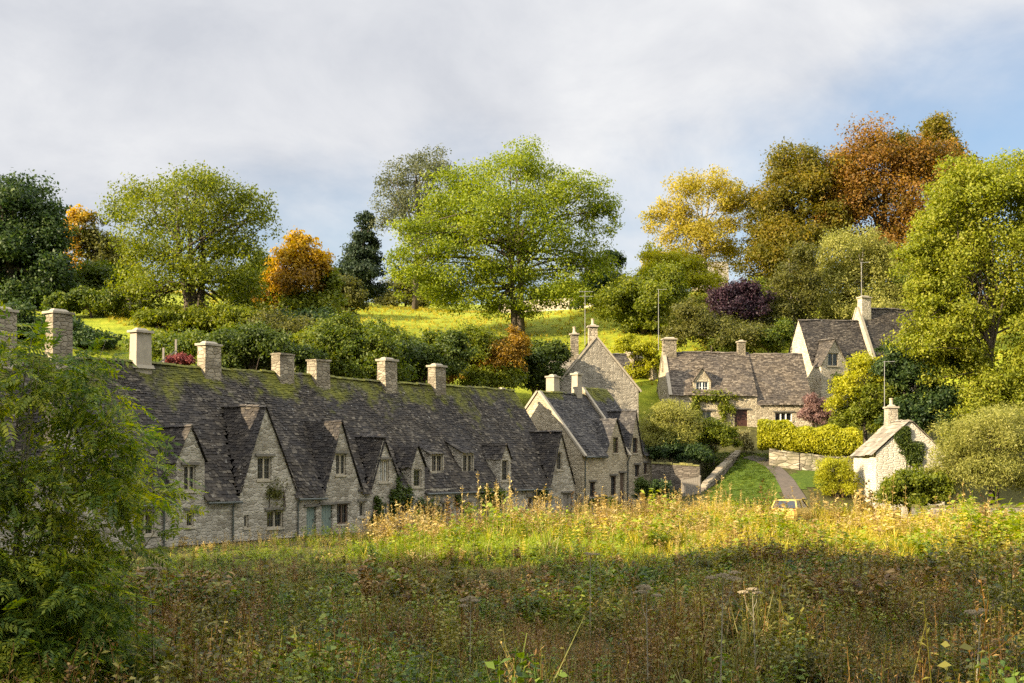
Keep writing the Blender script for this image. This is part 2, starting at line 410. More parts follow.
def sheet(name, poly, mat, lift=0.035, step=0.5):
    """a patch of surface lying on the ground, cut to the outline poly (x, y)"""
    P = np.array(poly); x0, y0 = P.min(0); x1, y1 = P.max(0)
    xs = np.arange(x0, x1 + step, step); ys = np.arange(y0, y1 + step, step)
    mb = MB(); ids = {}
    def inside(x, y):
        r = False
        for (ax, ay), (bx, by) in zip(poly, poly[1:] + poly[:1]):
            if (ay > y) != (by > y) and x < (bx - ax) * (y - ay) / (by - ay) + ax: r = not r
        return r
    def vid(i, j):
        if (i, j) not in ids:
            ids[(i, j)] = len(mb.v); mb.v.append((xs[i], ys[j], gz(xs[i], ys[j]) + lift))
        return ids[(i, j)]
    for i in range(len(xs) - 1):
        for j in range(len(ys) - 1):
            if inside((xs[i] + xs[i + 1]) / 2, (ys[j] + ys[j + 1]) / 2):
                mb.f.append((vid(i, j), vid(i + 1, j), vid(i + 1, j + 1), vid(i, j + 1)))
    return tag(mb.build(name, mat, smooth=True), kind='structure')

def gp(px, py):
    """the point of the ground seen at a pixel (the nearest one)"""
    for Y in np.arange(9, 170, 0.1):
        x, y, z = ray(px, py, Y)
        if z <= gz(x, y): return x, y
    return x, y

M['lawn'] = None
m, t, out = newmat('lawn')
pos = t.n('ShaderNodeTexCoord').outputs['Object']
n2 = t.noise(pos, 3.5, 5, 0.65)
c = t.ramp(n2, [(0.3, (0.034, 0.058, 0.007)), (0.55, (0.060, 0.090, 0.009)), (0.8, (0.12, 0.13, 0.018))])
b = t.n('ShaderNodeBsdfPrincipled', Base_Color=c, Roughness=0.95, Normal=t.n('ShaderNodeBump', Strength=0.8, Distance=0.08, Height=n2).outputs[0])
b.inputs['Specular IOR Level'].default_value = 0.1
t.link(b.outputs[0], out.inputs[0]); M['lawn'] = m
M['path'] = plain('path', (0.075, 0.058, 0.042), 0.95, var=0.3, scale=3, bump=0.5)
lawn_px = [(700, 508), (716, 486), (726, 470), (738, 461), (748, 459), (760, 462), (772, 470), (781, 480), (784, 490), (776, 503)]
sheet('lawn', [gp(*p) for p in lawn_px], M['lawn'])
sheet('lawn', [gp(*p) for p in [(788, 476), (800, 470), (826, 472), (832, 488), (800, 490), (789, 484)]], M['lawn'])
def ribbon(name, pts, widths, mat, lift=0.06):
    mb = MB(); L = []
    pts = [Vector((*p, 0)) for p in pts]
    fine = []
    for a, b_, wa, wb in zip(pts, pts[1:], widths, widths[1:]):
        k = max(2, int((b_ - a).length / 0.6))
        fine += [(a.lerp(b_, i / k), wa + (wb - wa) * i / k) for i in range(k)]
    fine.append((pts[-1], widths[-1]))
    for i, (p, wd) in enumerate(fine):
        d = fine[min(i + 1, len(fine) - 1)][0] - fine[max(i - 1, 0)][0]; d.normalize()
        s = Vector((-d.y, d.x, 0)) * wd / 2
        L.append([(q.x, q.y, gz(q.x, q.y) + lift) for q in (p - s, p - s * .33, p + s * .33, p + s)])
    for a, b_ in zip(L, L[1:]):
        for i in range(3): mb.face(a[i], a[i + 1], b_[i + 1], b_[i])
    return tag(mb.build(name, mat), kind='structure')
ribbon('path', [gp(*p) for p in [(796, 500), (789, 487), (783, 477), (774, 468), (762, 461), (748, 457)]], [1.5, 1.3, 1.25, 1.2, 1.2, 1.2], M['path'])

# ------------------------------------------------------------------ houses
def noise2(x, y):
    return math.sin(x * 0.61 + 1.7 * math.sin(y * 0.37)) * 0.6 + math.sin(x * 1.7 + y * 1.3 + 0.6) * 0.4

def slates(mb, P0, U, V, nu, nv, keep=None, c0=0.21, c1=0.12, wid=(0.13, 0.36), sag=0.06, seed=0):
    """courses of stone slates on the plane P0 + s*U + v*V (s along the eave 0..nu, v up the slope 0..nv)"""
    R = random.Random(seed)
    P0 = Vector(P0); U = Vector(U); V = Vector(V); N = U.cross(V).normalized()
    if N.z < 0: N = -N
    v = 0.0
    while v < nv:
        h = c0 + (c1 - c0) * v / nv
        v1 = min(v + h * 1.5, nv + 0.02)
        s = -R.uniform(0, 0.25)
        while s < nu:
            wd = R.uniform(*wid)
            sa, sb = max(s, 0), min(s + wd - 0.012, nu)
            s += wd
            if sb - sa < 0.05: continue
            sm = (sa + sb) / 2
            if keep and not keep(sm, v): continue
            off = sag * noise2(sm * 0.9 + seed, v * 0.8) + 0.075 * math.sin(sm * 0.37 + seed) * math.sin(sm * 0.11 + 1)
            lift = 0.014 + R.uniform(-0.008, 0.018); th = R.uniform(0.010, 0.026)
            lo = v + R.uniform(-0.045, 0.045)
            tl = R.uniform(-0.010, 0.010)
            def pt(a, b_, n): return P0 + U * a + V * b_ + N * (n + off)
            b0, b1 = pt(sa, lo, lift + tl), pt(sb, lo, lift - tl)
            t0, t1 = b0 + N * th, b1 + N * th
            u0, u1 = pt(sa, v1, 0.0), pt(sb, v1, 0.0)
            n = len(mb.v)
            mb.v += [tuple(p) for p in (b0, b1, t0, t1, u0, u1)]
            mb.f += [(n+2, n+3, n+5, n+4), (n, n+1, n+3, n+2), (n, n+2, n+4), (n+1, n+5, n+3)]
        v += h

def ridge_stones(mb, a, b, size=0.16, step=0.42, seed=1):
    R = random.Random(seed); a = Vector(a); b = Vector(b); d = (b - a); L = d.length; d.normalize()
    s = Vector((-d.y, d.x, 0)).normalized() * size
    k = max(1, int(L / step))
    for i in range(k):
        p, q = a + d * (i * L / k + 0.008), a + d * ((i + 1) * L / k - 0.008)
        z = Vector((0, 0, R.uniform(0.02, 0.07) + 0.04 * noise2(i * 0.4, seed) + 0.075 * math.sin(i * L / k * 0.37 + seed) * math.sin(i * L / k * 0.11 + 1))); z2 = Vector((0, 0, size * 0.75))
        n = len(mb.v)
        mb.v += [tuple(x) for x in (p - s - z2 + z, p + z, p + s - z2 + z, q - s - z2 + z, q + z, q + s - z2 + z)]
        mb.f += [(n, n+1, n+4, n+3), (n+1, n+2, n+5, n+4), (n, n+2, n+1), (n+3, n+4, n+5)]

class House:
    """a stone house in its own frame: x along the front, y towards the back, z up; z = 0 at its footing"""
    def __init__(s, name, label, cat, O, rz, wall, slate, group=None):
        s.o = empty(name, O, rz, label, cat, group)
        s.O = Vector(O); s.e = Vector((math.cos(rz), math.sin(rz), 0)); s.w = Vector((-math.sin(rz), math.cos(rz), 0))
        s.wall = wall; s.slate = slate; s.wmb = MB(); s.rmb = MB(); s.seed = len(name) * 13
    def q(s, px, py, u=0.0):
        """front-plane reading: the (x, z) of the plane y = u that shows at a pixel"""
        r = Vector(((px - CX) / F, 1, (HY - py) / F)); P0 = Vector((0, 0, EYE)) - s.O
        Y = (u - P0.dot(s.w)) / r.dot(s.w); p = P0 + r * Y
        return p.dot(s.e), p.z
    def qe(s, px, py, t=0.0):
        """end-plane reading: the (y, z) of the plane x = t that shows at a pixel"""
        r = Vector(((px - CX) / F, 1, (HY - py) / F)); P0 = Vector((0, 0, EYE)) - s.O
        Y = (t - P0.dot(s.e)) / r.dot(s.e); p = P0 + r * Y
        return p.dot(s.w), p.z
    def panel(s, mp, outline, holes=(), depth=0.2):
        """wall face with real openings; mp(a, z, d) gives the local point at depth d behind the face"""
        loops = [[Vector((a, z, 0)) for a, z in outline]] + [[Vector((a0, z0, 0)), Vector((a1, z0, 0)), Vector((a1, z1, 0)), Vector((a0, z1, 0))] for a0, z0, a1, z1 in holes]
        flat = [p for l in loops for p in l]
        n = len(s.wmb.v)
        s.wmb.v += [tuple(mp(p.x, p.y, 0)) for p in flat]
        for tri in tessellate_polygon(loops): s.wmb.f.append(tuple(n + i for i in tri))
        for a0, z0, a1, z1 in holes:
            c = [(a0, z0), (a1, z0), (a1, z1), (a0, z1)]
            for (xa, za), (xb, zb) in zip(c, c[1:] + c[:1]):
                s.wmb.face(mp(xa, za, 0), mp(xb, zb, 0), mp(xb, zb, depth + 0.12), mp(xa, za, depth + 0.12))
    def window(s, mp, r, lights=2, mat='dressed', lintel=True, pane='glass', bars=1, depth=0.12, name='window', label=None, sill=True):
        a0, z0, a1, z1 = r; g = 0.07 if mat != 'white_paint' else 0.06
        mb = MB()
        def bar(x0, y0, x1, y1, d0, d1): mb.hexa([mp(x0, y0, d1), mp(x1, y0, d1), mp(x1, y0, d0), mp(x0, y0, d0)], [mp(x0, y1, d1), mp(x1, y1, d1), mp(x1, y1, d0), mp(x0, y1, d0)])
        d0, d1 = depth - 0.05, depth + 0.07
        e = 0.004
        bar(a0 + e, z0 + e, a0 + g, z1 - e, d0, d1); bar(a1 - g, z0 + e, a1 - e, z1 - e, d0, d1)
        bar(a0 + g, z0 + e, a1 - g, z0 + g, d0, d1); bar(a0 + g, z1 - g, a1 - g, z1 - e, d0, d1)
        wl = (a1 - a0 - 2 * g) / lights
        for i in range(1, lights): bar(a0 + g + wl * i - 0.045, z0 + g, a0 + g + wl * i + 0.045, z1 - g, d0, d1)
        o = mb.build(name, M[mat], s.o)
        if label: o['label'] = label
        gm = MB()
        for i in range(lights):
            x0, x1 = a0 + g + wl * i + (0.05 if i else 0.003), a0 + g + wl * (i + 1) - (0.05 if i < lights - 1 else 0.003)
            tw = random.uniform(-0.012, 0.012)
            gm.face(mp(x0, z0 + g, depth + 0.03 + tw), mp(x1, z0 + g, depth + 0.03 - tw), mp(x1, z1 - g, depth + 0.03 - tw), mp(x0, z1 - g, depth + 0.03 + tw))
        gm.build('pane', M[pane], o)
        if bars:
            for i in range(lights):
                mb = MB()
                x0, x1 = a0 + g + wl * i, a0 + g + wl * (i + 1)
                xm = (x0 + x1) / 2
                for k in range(1, bars + 1):
                    zz = z0 + g + (z1 - z0 - 2 * g) * k / (bars + 1)
                    bar(x0 + 0.05, zz - 0.014, x1 - 0.05, zz + 0.014, depth - 0.005, depth + 0.012)
                bar(xm - 0.014, z0 + g, xm + 0.014, z1 - g, depth - 0.004, depth + 0.011)
                mb.build('muntin', M['white_paint' if mat == 'white_paint' else 'frame_dark'], o)
        if lintel:
            lm = MB(); mb = lm
            bar(a0 - 0.18, z1 + 0.03, a1 + 0.18, z1 + 0.15, -0.10, 0.02)
            lm.build('lintel', M['mould'], o)
        if sill:
            lm = MB(); mb = lm
            bar(a0 - 0.08, z0 - 0.09, a1 + 0.08, z0 - 0.003, -0.06, 0.05)
            lm.build('sill', M['dressed'], o)
        return o
    def door(s, mp, r, mat='green_paint', label=None):
        a0, z0, a1, z1 = r; mb = MB()
        k = max(3, int((a1 - a0) / 0.17)); wd = (a1 - a0) / k
        for i in range(k):
            x0, x1 = a0 + wd * i + 0.006, a0 + wd * (i + 1) - 0.006
            mb.hexa([mp(x0, z0, .16), mp(x1, z0, .16), mp(x1, z0, .11), mp(x0, z0, .11)], [mp(x0, z1, .16), mp(x1, z1, .16), mp(x1, z1, .11), mp(x0, z1, .11)])
        o = mb.build('door', M[mat], s.o)
        if label: o['label'] = label
        hm = MB(); x = a1 - 0.14; z = z0 + (z1 - z0) * 0.5
        hm.hexa([mp(x, z, .10), mp(x + .05, z, .10), mp(x + .05, z, .06), mp(x, z, .06)], [mp(x, z + .1, .10), mp(x + .05, z + .1, .10), mp(x + .05, z + .1, .06), mp(x, z + .1, .06)])
        hm.build('handle', M['frame_dark'], o)
        lm = MB()
        lm.hexa([mp(a0 - .2, z1 + .02, .02), mp(a1 + .2, z1 + .02, .02), mp(a1 + .2, z1 + .02, -.12), mp(a0 - .2, z1 + .02, -.12)], [mp(a0 - .2, z1 + .15, .02), mp(a1 + .2, z1 + .15, .02), mp(a1 + .2, z1 + .13, -.12), mp(a0 - .2, z1 + .13, -.12)])
        lm.build('lintel', M['mould'], o)
        return o
    def front(s, x, z, d): return Vector((x, d, z))
    def section(s, t0, t1, eave, ridge, depth, gables=(), holes=(), end0=True, end1=True, end0_holes=(), back=True, cheek0=None, front_z0=0.0, over=0.16, ends_over=0.10, slate=None, skip=None, coping=None, roof_t1=None):
        """one straight length of house: front wall with its gables, ends, back and both slopes of the roof"""
        s.seed += 7
        hw = depth / 2; sl = (ridge - eave) / hw
        # front wall outline, gable peaks rising out of the eave line
        top = [(t0, eave)]
        for g in sorted(gables, key=lambda g: g['x0']):
            if not g.get('wall', True): continue
            zf = max(g['zf'], eave)
            top += [(g['x0'], eave)] if zf > eave else []
            top += [(g['x0'], zf), (g['xc'], g['za']), (g['x1'], zf)]
            top += [(g['x1'], eave)] if zf > eave else []
        top.append((t1, eave))
        s.panel(s.front, [(t0, front_z0)] + [p for p in [(t1, front_z0)]] + top[::-1], holes)
        prof = [(0, 0), (depth, 0), (depth, eave), (hw, ridge), (0, eave)]
        if end0: s.panel(lambda a, z, d: Vector((t0 + d, a, z)), prof, end0_holes)
        t1 = roof_t1 or t1
        if end1: s.panel(lambda a, z, d: Vector((t1 - d, a, z)), prof)
        if back: s.wmb.face((t0, depth, 0), (t1, depth, 0), (t1, depth, eave), (t0, depth, eave))
        # slopes
        V = Vector((0, hw, ridge - eave)).normalized(); L = math.hypot(hw, ridge - eave)
        ov = over / V.y
        a, b = t0 - (ends_over if end0 else 0), t1 + (ends_over if end1 else 0)
        def keep(sx, v):
            x = a + sx; y = v * V.y - over; z = eave + y * sl
            for g in gables:
                if g['x0'] - 0.05 < x < g['x1'] + 0.05:
                    if g.get('wall', True):
                        gzz = g['za'] - abs(x - g['xc']) / max(0.01, (g['x1'] - g['x0']) / 2) * (g['za'] - g['zf'])
                        if z < gzz - 0.12: return False
                    elif g['y0'] - 0.1 < y and z < g['zt'] + (y - g['y0']) * g['sl'] - 0.12: return False
            return not (skip and skip(x, y))
        mb = MB()
        slates(mb, Vector((a, -over, eave - over * sl)), (1, 0, 0), V, b - a, L + ov, keep, seed=s.seed)
        slates(mb, Vector((a, depth + over, eave - over * sl)), (1, 0, 0), Vector((0, -V.y, V.z)), b - a, L + ov, None, c0=0.5, c1=0.4, wid=(0.6, 1.0), seed=s.seed + 1)
        # boarding under the slates so that no light comes through the joints
        for y0, y1 in ((-over + .03, hw), (depth + over - .03, hw)):
            pass
        ridge_stones(mb, (a, hw, ridge + 0.03), (b, hw, ridge + 0.03), seed=s.seed)
        ro = mb.build('roof', M[slate or s.slate], s.o)
        if coping:
            for x in coping:
                cm = MB()
                for sg in (1, -1):
                    p0 = Vector((x, hw - sg * (hw + over), eave - over * sl)); p1 = Vector((x, hw, ridge))
                    d = (p1 - p0); n = Vector((0, -sg * (ridge - eave), hw)).normalized()
                    c0_ = (p0 + p1) / 2 + n * 0.10
                    cm.obox(c0_, Vector((0.15, 0, 0)), d / 2, n * 0.07)
                cm.build('coping', M['ashlar'], s.o)
        return ro
    def gable_roof(s, g, eave, ridge, depth, over=0.16, verge=0.12):
        """slates on a front gable or dormer, running back into the main slope"""
        sl = (ridge - eave) / (depth / 2)
        y0 = g.get('y0', 0.0)
        yb = min((g['za'] - eave) / sl, depth / 2 + 0.1)
        mb = MB()
        half = (g['x1'] - g['x0']) / 2
        for sg in (-1, 1):
            xe = g['x0'] if sg < 0 else g['x1']
            run = abs(g['xc'] - xe); rise = g['za'] - g['zf']
            V = Vector((-sg * run, 0, rise)).normalized(); L = math.hypot(run, rise)
            ov = 0.14
            P0 = Vector((xe, y0 - verge, g['zf'])) - V * ov
            def keep(sx, v):
                p = P0 + Vector((0, 1, 0)) * sx + V * v
                return p.z > eave + p.y * sl - 0.12
            slates(mb, P0, (0, 1, 0), V, yb - y0 + verge, L + ov, keep, seed=s.seed + int(g['xc'] * 3), c0=0.19, c1=0.12, sag=0.04)
        ridge_stones(mb, (g['xc'], y0 - verge, g['za'] + .02), (g['xc'], yb, g['za'] + .02), size=0.12, seed=int(g['xc'] * 5))
        o = mb.build('gable_roof', M[g.get('slate', 'slate_gable')], s.o)
        return o
    def chimney(s, x, y, w_, d_, z0, z1, mat='stone_chimney', cap='slab', pot=0, ang=0.0, label=None):
        mb = MB()
        mb.box(x - w_/2, y - d_/2, z0, x + w_/2, y + d_/2, z1, taper=0.03, jit=0.035)
        if cap == 'base': mb.box(x - w_/2 - .10, y - d_/2 - .10, z1 - 1.75, x + w_/2 + .10, y + d_/2 + .10, z1 - 1.58, taper=0.06)
        o = mb.build('chimney', M[mat], s.o)
        if label: o['label'] = label
        cm = MB()
        if cap in ('slab', 'base'):
            cm.box(x - w_/2 - .07, y - d_/2 - .07, z1 + .003, x + w_/2 + .07, y + d_/2 + .07, z1 + .12, jit=.015)
            cm.box(x - w_/2 + .1, y - d_/2 + .1, z1 + .123, x + w_/2 - .1, y + d_/2 - .1, z1 + .24, taper=.12)
        else:
            cm.box(x - w_/2 - .03, y - d_/2 - .03, z1 + .003, x + w_/2 + .03, y + d_/2 + .03, z1 + .10, jit=.02)
        cm.build('chimney_cap', M['ashlar' if cap != 'rough' else mat], o)
        for k in range(pot):
            pm = MB(); xx = x + (k - (pot - 1) / 2) * 0.42
            pm.tube([(xx, y, z1 + .1), (xx, y, z1 + .25), (xx, y, z1 + .30), (xx, y, z1 + .62), (xx, y, z1 + .66), (xx, y, z1 + .72)], [.17, .17, .13, .115, .15, .15], 10)
            pm.build('chimney_pot', M['clay'], o)
        return o
    def finish(s):
        return s.wmb.build('wall', M[s.wall], s.o)
    def gutter(s, x0, x1, eave, over=0.16, mat='lead'):
        mb = MB(); mb.tube([(x0, -over - .06, eave - .18), (x1, -over - .06, eave - .20)], .06, 6)
        return mb.build('gutter', M[mat], s.o)
    def downpipe(s, x, eave, mat='lead'):
        mb = MB(); mb.tube([(x, -.22, eave - .2), (x, -.09, eave - .5), (x, -.07, 0.05)], .045, 6)
        return mb.build('downpipe', M[mat], s.o)

# ---- the long row
row = House('terraced_cottages', 'long row of grey stone cottages with eight chimneys, steep front gables and mossy roof', 'cottages', RO, RANG, 'stone_grey', 'slate_row')
EV, RG, DP = 2.2, 8.75, 9.2
def G(l, r, apex, foot, **k):
    x0, x1 = row.q(l, foot)[0], row.q(r, foot)[0]
    xc, za = row.q(*apex)
    return dict(x0=x0, x1=x1, xc=xc, za=za, zf=row.q((l + r) / 2, foot)[1], **k)
gab = [dict(x0=-10.6, x1=-7.2, xc=-8.9, za=6.3, zf=2.4),
       G(176.4, 204.6, (190.5, 427), 461), G(240, 295.5, (265, 406), 490), G(325, 361.5, (340.5, 421), 492.5), G(370, 402.5, (384, 437), 489),
       G(411.5, 424.5, (417, 446), 466), G(500.5, 511, (505.5, 443.6), 458), G(549.5, 574.5, (560.5, 431.5), 485)]
for g in gab: g['xc'] = min(max(g['xc'], g['x0'] + 0.42 * (g['x1'] - g['x0'])), g['x0'] + 0.58 * (g['x1'] - g['x0']))
def W(h, x0, y0, x1, y1, u=0.0):
    """pixel rectangle on the front -> opening (x0, z0, x1, z1)"""
    a, zt = h.q(x0, y0, u); b, _ = h.q(x1, y0, u); m_ = (x0 + x1) / 2
    return (a, h.q(m_, y1, u)[1], b, h.q(m_, y0, u)[1])
wins = [(W(row, 184, 465.5, 195.5, 491), dict(lights=2, bars=3)), (W(row, 186.5, 511, 194, 527), dict(lights=1)),
        (W(row, 257.5, 457, 271.5, 480), dict(lights=2, bars=2)), (W(row, 267, 510.5, 283, 528), dict(lights=2)), (W(row, 244, 515, 248.5, 528), dict(lights=1, lintel=False)),
        (W(row, 336, 454, 346, 475), dict(lights=2, bars=2)), (W(row, 379.5, 460, 389, 482), dict(lights=2, bars=1, pane='painted_reflection')),
        (W(row, 359.5, 502, 364.5, 517), dict(lights=1)), (W(row, 375.5, 505, 386, 518), dict(lights=2, mat='white_paint')),
        (W(row, 413.8, 469, 421.5, 487), dict(lights=1, bars=2, lintel=False)), (W(row, 502, 460, 508.6, 481), dict(lights=1, bars=2, lintel=False)),
        (W(row, 337, 504, 348, 524), dict(lights=2, mat='oak', bars=1)), (W(row, 556.5, 452, 562.5, 470), dict(lights=1, bars=2, lintel=False)),
        (W(row, 460, 503, 470, 516), dict(lights=2)), (W(row, 442, 503, 450, 518), dict(lights=2)), (W(row, 528, 497, 538, 511), dict(lights=2)),
        ((-9.5, 3.0, -8.3, 4.3), dict(lights=2)), ((-9.6, 0.7, -8.2, 1.7), dict(lights=2)), ((-5.2, 0.6, -4.2, 1.6), dict(lights=2)), ((-13.2, 0.6, -12.2, 1.6), dict(lights=2))]
doors = [(W(row, 306.5, 507, 316, 536), 'green_paint', 'grey green plank door'), (W(row, 321.5, 505, 332.5, 535), 'green_paint', 'pale green plank door'), (W(row, 396, 504, 404, 529), 'grey_wood', None), (W(row, 563, 493, 572.5, 519), 'grey_wood', None)]
doors = [((r[0], 0.04, r[2], r[3]), m_, l_) for r, m_, l_ in doors]
L1 = row.q(513, 392, DP / 2)[0]
# two cat-slide dormers set up the slope
cats = []
for l, r in ((430.5, 444), (462, 474)):
    u = 0.75
    x0, x1 = row.q(l, 460, u)[0], row.q(r, 460, u)[0]
    cats.append(dict(x0=x0, x1=x1, xc=(x0 + x1) / 2, za=5.0, zf=4.3, wall=False, y0=u, zt=row.q((l + r) / 2, 452.5, u)[1], zb=row.q((l + r) / 2, 473, u)[1], sl=0.5))
gl = gab[-1]
gl['x1'] = max(gl['x1'], gl['x0'] + 2.4)
row.section(-15.5, gl['x1'] + .01, EV, RG, DP, gables=gab + cats, holes=[w_[0] for w_ in wins] + [d_[0] for d_ in doors], roof_t1=L1)
# the last gable reaches a little past the end of the long roof
row.wmb.face((gl['x1'] + .01, 0, 0), (gl['x1'] + .01, 5, 0), (gl['x1'] + .01, 5, gl['zf']), (gl['x1'] + .01, 0, gl['zf']))
for g in gab: row.gable_roof(g, EV, RG, DP)
# low gables stand proud of the eave with short returns
for g in gab:
    if g['zf'] > EV + 0.3:
        yb = (g['zf'] - EV) / ((RG - EV) / (DP / 2))
        for x in (g['x0'], g['x1']): row.wmb.face((x, 0, EV - .1), (x, yb, g['zf']), (x, 0, g['zf']))
for c in cats:
    sl = (RG - EV) / (DP / 2); u = c['y0']
    mp = lambda a, z, d, u=u: Vector((a, u + d, z))
    r = (c['x0'] + .12, c['zb'] + .05, c['x1'] - .12, c['zt'] - .12)
    row.panel(mp, [(c['x0'], c['zb'] - .35), (c['x1'], c['zb'] - .35), (c['x1'], c['zt']), (c['x0'], c['zt'])], [r])
    row.window(mp, r, lights=2, bars=2, lintel=False, mat='dressed')
    yb = (c['zt'] - c['sl'] * u - EV) / (sl - c['sl'])
    for x in (c['x0'], c['x1']):
        row.wmb.face((x, u, EV + u * sl - .1), (x, yb, EV + yb * sl - .05), (x, u, c['zt']))
    mb = MB(); V = Vector((0, 1, c['sl'])).normalized()
    slates(mb, (c['x0'] - .14, u - .14, c['zt'] - .14 * c['sl']), (1, 0, 0), V, c['x1'] - c['x0'] + .28, (yb - u + .3) / V.y, None, c0=.22, c1=.17, seed=int(x), sag=.02)
    mb.build('dormer_roof', M['slate_gable'], row.o)
for r, k in wins: row.window(row.front, r, **k)
for r, m_, l_ in doors: row.door(row.front, r, m_, l_)
def chim(h, pxl, pxr, ytop, u, mat='stone_chimney', cap='slab', pot=0, base=None, d=None, drop=1.3, wmul=1.0, label=None):
    xa, z = h.q(pxl, ytop, u); xb, _ = h.q(pxr, ytop, u)
    # the picture width of a box turned to the view is shared by two of its faces
    wd = (xb - xa); e_ = abs(h.e.x) ; px_m = F / (h.O + h.e * xa + h.w * u).y
    tot = (pxr - pxl) / px_m
    k = 0.62 if d is None else d
    width = tot / (abs(h.e.x) + k * abs(h.w.x)) * wmul
    return h.chimney((xa + xb) / 2, u, width, width * k, (base if base is not None else z - 3), z, mat, cap, pot, label=label)
for a in [(-8, 15, 311, 'stone_chimney', 'slab'), (46, 71, 313, 'stone_chimney', 'slab'), (130, 151, 332, 'ashlar', 'base'), (197.5, 220, 345, 'stone_chimney', 'slab'), (272, 294, 354.5, 'stone_chimney', 'rough'),
          (307, 330, 360.5, 'stone_chimney', 'rough'), (377, 397, 360.5, 'stone_chimney', 'slab'), (427.5, 446, 366.5, 'stone_chimney', 'slab')]:
    chim(row, a[0], a[1], a[2], DP / 2 - .15, a[3], a[4], base=RG - 1.2, label='smooth ashlar chimney with moulded cap' if a[3] == 'ashlar' else None)
chim(row, 499, 505, 389, DP / 2, 'ashlar', 'rough', base=RG - .4)
segs = [(-15.4, gab[0]['x0']), (gab[0]['x1'], gab[1]['x0']), (gab[1]['x1'], gab[2]['x0']), (gab[2]['x1'], gab[3]['x0']), (gab[4]['x1'], gab[5]['x0']), (gab[5]['x1'], gab[6]['x0']), (gab[6]['x1'], gl['x0'])]
for a, b in segs:
    if b - a > .4: row.gutter(a + .05, b - .05, EV - .1)
for px in (163, 232, 297): row.downpipe(row.q(px, 495)[0], EV)
row.finish()

# ---- the two houses that carry the row on
Bo = row_xy(row.q(582.5, 455)[0], 0)
hb = House('stone_cottage', 'warm stone cottage ending the long row, with a high end gable and small front gables', 'cottage', (*Bo, 0), RANG, 'stone_warm', 'slate_mid')
EB = hb.q(600, 454.5)[1]; DB = 7.4
RB = hb.qe(538, 392, 0)[1]
Lb = hb.q(582, 392, DB / 2)[0]; Lb2 = hb.q(651, 447)[0]
wb = [(W(hb, 590, 482, 594.8, 497), dict(lights=1, mat='oak')), (W(hb, 611, 476, 616, 495.5), dict(lights=1, mat='oak', bars=2)), (W(hb, 635, 465, 639.3, 477), dict(lights=1, mat='oak')), (W(hb, 644, 463, 647.3, 474), dict(lights=1, mat='oak'))]
db = [((W(hb, 620, 473, 624.5, 500)), 'oak')]
db = [((r[0], .05, r[2], r[3]), m_) for r, m_ in db]
gB1 = dict(x0=hb.q(606, 440)[0], x1=hb.q(625.5, 440)[0], za=hb.q(617, 419)[1], zf=EB + .1); gB1['xc'] = (gB1['x0'] + gB1['x1']) / 2
gB2 = dict(x0=hb.q(628.5, 435)[0], x1=hb.q(642, 435)[0], za=hb.q(635.5, 411)[1], zf=EB + .25); gB2['xc'] = (gB2['x0'] + gB2['x1']) / 2
for g in (gB1, gB2):
    wm = (g['xc'] - .38, EB + .1, g['xc'] + .38, EB + 1.25)
    wb.append((wm, dict(lights=1, bars=2, mat='oak', lintel=False)))
split = (gB1['x1'] + gB2['x0']) / 2
hb.section(0, split, EB, RB, DB, gables=[gB1], holes=[x[0] for x in wb if x[0][2] < split] + [x[0] for x in db if x[0][2] < split], end1=False, coping=[0.06], ends_over=0.02, skip=lambda x, y: x > Lb + (split - Lb) * max(0, 1 - y / (DB / 2)) + .3 and False)
hb.section(split, Lb2, EB + .05, RB + .55, DB + .5, gables=[gB2], holes=[x[0] for x in wb if x[0][0] > split] + [x[0] for x in db if x[0][0] > split], end0=True, coping=[split + .1], ends_over=0.0)
for g in (gB1, gB2): hb.gable_roof(dict(g, slate='slate_mid'), EB, RB, DB)
for r, k in wb: hb.window(hb.front, r, **k)
for r, m_ in db: hb.door(hb.front, r, m_)
chim(hb, 546, 560, 377, DB / 2 + .6, 'ashlar', 'slab', base=RB - 1.6, d=.8)
chim(hb, 571, 582.5, 374.5, DB / 2, 'ashlar', 'slab', base=RB - 1.2, d=.8)
hb.gutter(.1, gB1['x0'] - .1, EB); hb.downpipe(.25, EB); hb.downpipe(split, EB)
hb.finish()

# ---- tall house behind, gable to the meadow (its x axis runs away from the viewer)
def gable_house(px_right, Y, px_left, name, label, cat, z0, wall, slate, turn=0.0):
    x = (px_right - CX) / F * Y
    return House(name, label, cat, (x, Y, z0), rad(90) + turn, wall, slate), (px_right - px_left) / F * Y
hc, WC = gable_house(638.5, 105, 554, 'gabled_house', 'tall stone house with a broad plain gable standing behind the far cottage', 'house', 5.4, 'stone_gable', 'slate_mid', rad(3))
zc = lambda py, Y=105: EYE + (HY - py) / F * Y - 5.4
hc.section(0, 8, zc(390), zc(338.5), WC, coping=[0.08], ends_over=0.0)
hc.chimney(.55, WC / 2 + .25, .95, .8, zc(338) - 1.2, zc(327), 'stone_chimney', 'slab', 1)
hc.finish()
wing = House('gabled_house_wing', 'low pale roofed stone wing with a chimney to one side of the tall gable', 'house', (*ray(549, 400, 108)[:2], 5.4), rad(2), 'stone_gable', 'slate_pale')
wing.section(0, 4.6, zc(384, 108), zc(357, 109.5), 5.5)
chim(wing, 570, 578.5, 335, 2.75, 'stone_chimney', 'slab', 1, base=zc(365, 108), d=.9)
wing.finish()
rear = House('slate_barn', 'dark slate roofed outbuilding half hidden behind the tall gable', 'outbuilding', (*ray(611, 400, 116)[:2], 8.0), rad(4), 'stone_gable', 'slate_mid')
rear.section(0, 3.3, ray(0, 388, 116)[2] - 8, ray(0, 353, 118)[2] - 8, 5.2)
rear.finish()

